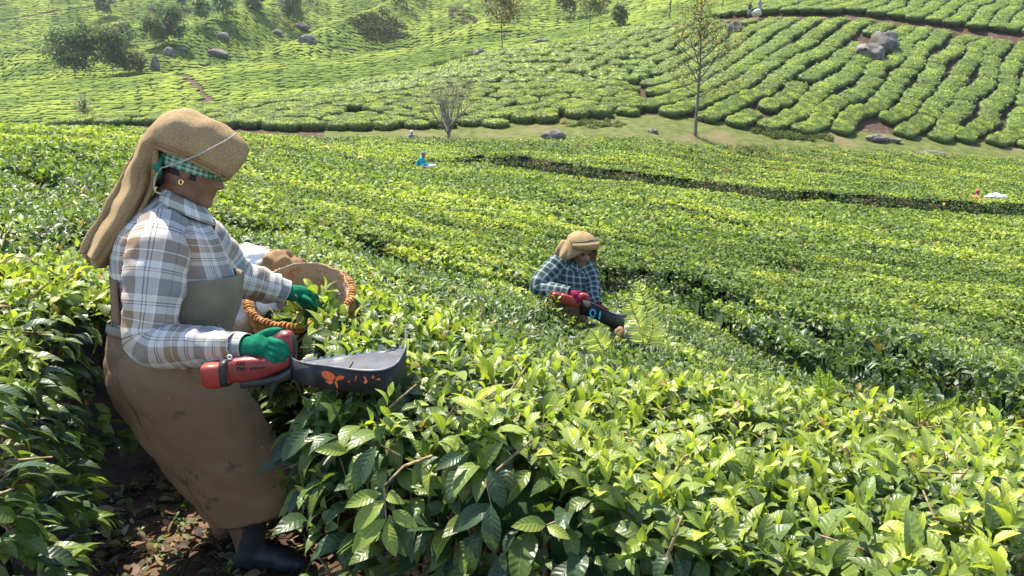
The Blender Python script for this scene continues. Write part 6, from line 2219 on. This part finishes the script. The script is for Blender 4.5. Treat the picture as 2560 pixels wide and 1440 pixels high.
def small_person(p, shirt_m, head_m, label, face=(1, -.3), bend=.35, full=False):
    """a distant figure: legs, bent torso, arms reaching forward, head with cloth"""
    p = np.array(p, float)
    f = unit(np.array([face[0], face[1], 0])); l = np.array([-f[1], f[0], 0]); up = np.array([0, 0, 1.])
    hip = p + up * .78; sh = hip + up * .50 * (1 - bend * .3) + f * .5 * bend; nk = sh + up * .10 + f * .05; hd_ = nk + up * .12 + f * .07
    root = empty('person', tuple(p))
    tag(root, label, 'person')
    R = frame(unit(f - up * .35), up)
    hv, hq, ht = closed_grid_geo(head_geo(30, 28) @ R.T + hd_)
    geos = [(hv, hq, ht), tube_geo([sh - up * .05, nk, hd_ - up * .05], [.06, .05, .05], 10), tube_geo([hip, (hip + sh) / 2, sh], [.12, .12, .10], 12)]
    hands = []
    for s in (-1, 1):
        s0 = sh + l * .17 * s; el = s0 - up * .24 + f * .10 + l * .05 * s; wr = el + f * .22 + up * .02 - l * .05 * s
        geos += [tube_geo([s0, el], [.045, .04], 8), tube_geo([el, wr], [.038, .03], 8), ellipsoid_geo(wr + f * .07, [f * .05, l * .03, up * .02], 8, 6)]
        for k in range(5):
            geos.append(tube_geo([wr + f * .09 + l * (.012 * (k - 2)), wr + f * .15 + l * (.016 * (k - 2)) - up * .02], [.010, .008], 6, 2))
        hands.append((s0, el, wr))
        geos.append(tube_geo([hip + l * .09 * s, p + l * .10 * s + up * .42, p + l * .10 * s + up * .03], [.09, .065, .045], 10))
    union_obj('body', geos, M['skin'], root, .012, 2)
    G, UV = loft_grid([(nk - up * .02, f * .07, l * .08), (sh, f * .12, l * .20), ((sh + hip) / 2, f * .15, l * .19), (hip - up * .05, f * .16, l * .18)], 24, 3, 2.3)
    st = grid_obj('shirt', G, shirt_m, root, UV, .003)
    for s0, el, wr in hands:
        V, Q, T = tube_geo([s0, el, wr], [.072, .062, .045], 10)
        link('sleeve', np_mesh('sleeve', V, [Q, T], shirt_m), st)
    V, Q, T = ellipsoid_geo(hd_ + up * .035 - f * .02, [f * .12, l * .105, up * .105], 16, 9)
    hk = link('headcloth', np_mesh('headcloth', V, [Q], head_m), root)
    G, UV = loft_grid([(hip, f * .16, l * .18), (p + up * .5, f * .19, l * .2), (p + up * .22, f * .2, l * .21)], 24, 3, 2.3)
    grid_obj('wrap_skirt', G, M['grey_cloth'], root, UV, .003)
    return root


g1 = on_ground(1040, 420, TEA_H, 20); g1 = (g1.x, g1.y + .3, ground1(g1.x, g1.y + .3) + .05)
small_person(g1, M['turquoise'], M['grey_cloth'], 'far picker in a turquoise shirt bending over the tea below the bare tree', (.9, -.4), .55)
cloth_blob('bundle', np.array(g1) + np.array([.62, -.25, .86]), [(.30, 0, .05), (0, .2, 0), (0, 0, .09)], M['white_cloth'], 5.0, .05, 'pale cloth bundle on the tea beside the turquoise picker', 'bundle', fr=4, res=(20, 12))
g2 = on_ground(2434, 524, .25, 25); g2 = (g2.x, g2.y, ground1(g2.x, g2.y))
g2 = (g2[0], g2[1], g2[2] - .30)
small_person(g2, M['orange_cloth'], M['red_cloth'], 'far picker in orange with a red headcloth crouching beside the soil patch', (.6, .6), .5)
p_ = np.array(on_ground(2490, 496, TEA_H, 25)); cloth_blob('bundle', p_ + np.array([0, 0, TEA_H + .05]), [(.52, 0, -.04), (0, .35, 0), (.05, -.1, .16)], M['white_cloth'], 6.0, .10, 'large white sheet bundle lying on the tea at the far right', 'bundle', fr=3, res=(28, 16))
p_ = np.array(on_ground(2350, 520, .15, 25)); cloth_blob('sack', p_ + np.array([-.10, 0, .45]), [(.16, 0, 0), (0, .15, 0), (0, 0, .14)], M['white_cloth'], 7.0, .05, 'white sack top beside the yellow one left of the soil patch', 'sack', fr=4, res=(20, 12))
cloth_blob('sack', p_ + np.array([.16, 0, .30]), [(.18, 0, 0), (0, .15, 0), (0, 0, .16)], M['yellow_cloth'], 8.0, .05, 'yellow sack left of the soil patch at the far right', 'sack', fr=4, res=(20, 12))
p_ = np.array(on_ground(902, 398, TEA_H, 25)); cloth_blob('cloth', p_ + np.array([0, 0, TEA_H]), [(.25, 0, 0), (0, .2, 0), (0, 0, .12)], M['yellow_cloth'], 9.0, .06, 'yellow cloth on the tea left of the turquoise picker', 'cloth', fr=4, res=(20, 12))
g3 = on_ground(1028, 352, 0, 51)
small_person((g3.x, g3.y, ground1(g3.x, g3.y) - .90), M['grey_cloth'], M['white_cloth'], 'tiny grey figure at the field edge left of the bare tree', (.3, -.9), .3)
g4 = on_ground(1872, 52, 0, 75)
small_person((g4.x, g4.y, ground1(g4.x, g4.y)), M['black_plastic'], M['hair'], 'dark figure standing by the white sacks on the hillside path', (.3, -.9), .1)
g5 = on_ground(1900, 46, 0, 75)
small_person((g5.x + .2, g5.y + 1.0, ground1(g5.x + .2, g5.y + 1.0) + .1), M['grey_cloth'], M['hair'], 'pale figure standing right of the dark one on the hillside path', (-.3, -.9), .1)
p_ = np.array(on_ground(1888, 50, 0, 75)); cloth_blob('sack', p_ + np.array([.1, -.1, .35]), [(.55, 0, 0), (0, .35, 0), (0, 0, .38)], M['cord'], 3.0, .15, 'heap of white sacks on the hillside path near the crest', 'sack', fr=2, res=(22, 14))

# ---------------------------------------------------------------- the trodden path: litter, twigs and weeds
rg = np.random.default_rng(77)
n = 4200
px = rg.uniform(-1.9, -.15, n); py = rg.uniform(1.2, 3.3, n)
k = cover(px, py) < .75
px, py = px[k], py[k]; n = len(px)
pz = ground(px, py) + rg.uniform(.004, .035, n)
ln = rg.uniform(.018, .075, n)
pal = np.array([[.10, .06, .035], [.17, .11, .06], [.05, .035, .025], [.22, .17, .10], [.07, .09, .03], [.12, .13, .05]])
d = rg.normal(0, 1, (n, 3)); d[:, 2] *= .35
L = dict(base=np.stack([px, py, pz], -1), dir=d, nor=rg.normal(0, .55, (n, 3)) + np.array([0, 0, 1]), len=ln, wid=ln * rg.uniform(.15, .3, n), curl=rg.uniform(-.6, .9, n), fold=rg.uniform(-.2, .6, n), col=pal[rg.integers(len(pal), size=n)] * rg.uniform(.6, 1.4, (n, 1)))
V, Fq, C, uv = leaves_geo(L, LT_MID)
tw = []
for q in range(260):
    a = rg.uniform(0, 6.28); l_ = rg.uniform(.03, .14); x0, y0_ = rg.uniform(-1.9, -.2), rg.uniform(1.3, 3.2)
    if cover(np.array([x0]), np.array([y0_]))[0] > .7: continue
    z0 = ground1(x0, y0_) + .01
    tw.append(([(x0, y0_, z0), (x0 + l_ * .5 * math.cos(a), y0_ + l_ * .5 * math.sin(a), z0 + rg.uniform(0, .02)), (x0 + l_ * math.cos(a + .3), y0_ + l_ * math.sin(a + .3), z0 + rg.uniform(0, .03))], [.003, .0025, .0015]))
Vt, Qt = twig_tubes(tw, 5)
Ct = np.tile(np.array([.16, .12, .075]), (len(Vt), 1))
o = link('leaf_litter', np_mesh('leaf_litter', np.concatenate([V, Vt]), [np.concatenate([Fq, Qt + len(V)])], M['leaf_far'], np.concatenate([C, Ct])))
tag(o, 'dry leaves and twigs littering the dark path around the boots', 'leaf litter', kind='stuff')
n = 190
px = rg.uniform(-1.85, -.3, n); py = rg.uniform(1.5, 3.2, n)
cc = cover(px, py); k = cc < .8
px, py = px[k], py[k]
Lw = shoots(np.stack([px, py, ground(px, py) + rg.uniform(.02, .07, len(px))], -1), rg.normal(0, .35, (len(px), 3)) + np.array([0, 0, 1]), 5, rg.uniform(.02, .05, len(px)), rg.uniform(.25, .7, len(px)), rg)
V, Fq, C, uv = leaves_geo(Lw, LT_MID)
o = link('weeds', np_mesh('weeds', V, [Fq], M['leaf_far'], C))
tag(o, 'small green weeds sprouting on the dark path', 'weeds', kind='stuff')

# a few single leaves that hang out over the dark hollow of the front bush
HANG = [((953, 1233), (865, 1265), 1.62, .80, .2), ((962, 1250), (883, 1328), 1.60, .84, .5), ((965, 1298), (880, 1377), 1.58, .74, .2), ((966, 1303), (988, 1390), 1.58, .72, .3), ((963, 1237), (1002, 1253), 1.62, .80, .8), ((980, 1277), (1040, 1317), 1.60, .70, .7),
        ((973, 1287), (1013, 1390), 1.61, .12, .2), ((1227, 1260), (1133, 1327), 1.60, .10, .3), ((1227, 1260), (1233, 1380), 1.58, .10, .2), ((940, 1115), (885, 1225), 1.66, .14, .2), ((950, 1108), (960, 1065), 1.68, .16, .3),
        ((775, 1072), (705, 1150), 1.92, .12, .3), ((870, 1128), (792, 1125), 1.75, .72, .5), ((1198, 1172), (1250, 1110), 1.66, .30, .4), ((1160, 1135), (1090, 1170), 1.66, .14, .5), ((1365, 1312), (1290, 1310), 1.52, .85, .6), ((1368, 1315), (1422, 1345), 1.50, .82, .3), ((1225, 1170), (1258, 1270), 1.62, .12, .3)]
hl = {k: [] for k in ('base', 'dir', 'nor', 'len', 'wid', 'curl', 'fold', 'col')}
for (u0, v0), (u1, v1), Y_, yg_, cu_ in HANG:
    b0, b1 = np.array(at(u0, v0, Y_ + .03)), np.array(at(u1, v1, Y_ - .01))
    hl['base'].append(b0); hl['dir'].append(b1 - b0); hl['nor'].append(np.array([-.1, -.72, .62])); ln_ = np.linalg.norm(b1 - b0) * 1.06
    hl['len'].append(ln_); hl['wid'].append(ln_ * .21); hl['curl'].append(cu_ * .6); hl['fold'].append(.25)
    hl['col'].append(leaf_colour(np.array([yg_]), np.random.default_rng(3))[0])
hl = {k: np.array(v) for k, v in hl.items()}
hl['dir'] = unit(hl['dir'])
for i in range(len(HANG)):
    place_leaf(hl, i, ROOTS[6] if HANG[i][0][0] > 800 else ROOTS[5])
for pts, r in (
    ([(1080, 1140, 1.75), (1010, 1165, 1.70), (960, 1215, 1.65), (965, 1300, 1.61)], [.004, .0035, .003, .002]), ([(1330, 1100, 1.72), (1270, 1150, 1.68), (1215, 1200, 1.64), (1228, 1262, 1.62)], [.004, .0035, .003, .002]),
    ([(1000, 1140, 1.76), (950, 1112, 1.70)], [.003, .002]), ([(1425, 1290, 1.62), (1366, 1313, 1.54)], [.003, .002])):
    V, Q = twig_tubes([([np.array(at(u, v, y)) for u, v, y in pts], r)], 6)
    link('twig', np_mesh('twig', V, [Q], M['twig']), ROOTS[6])
# ---------------------------------------------------------------- thin haze over the valley
hz, nt, nd, lk, bs, out = new_mat('valley_haze')
nd.remove(bs)
pv = N(nt, 'ShaderNodeVolumePrincipled')
pv.inputs['Color'].default_value = (.93, .95, .97, 1)
pv.inputs['Density'].default_value = .00013
pv.inputs['Anisotropy'].default_value = .2
lk.new(pv.outputs[0], out.inputs['Volume'])
zlo = float(_Z.min()) - 1.2
zhi = float(_Z.max()) + 6.0
xm = 1.15 * 622 + 4
V, Q, T = box_geo((0, 306, (zlo + zhi) / 2), (xm, 0, 0), (0, 318, 0), (0, 0, (zhi - zlo) / 2))
haze = link('haze', np_mesh('haze', V, [Q], hz, smooth=False))
tag(haze, 'thin pale air haze over the whole valley', 'haze', kind='stuff')
SC.cycles.volume_bounces = 0
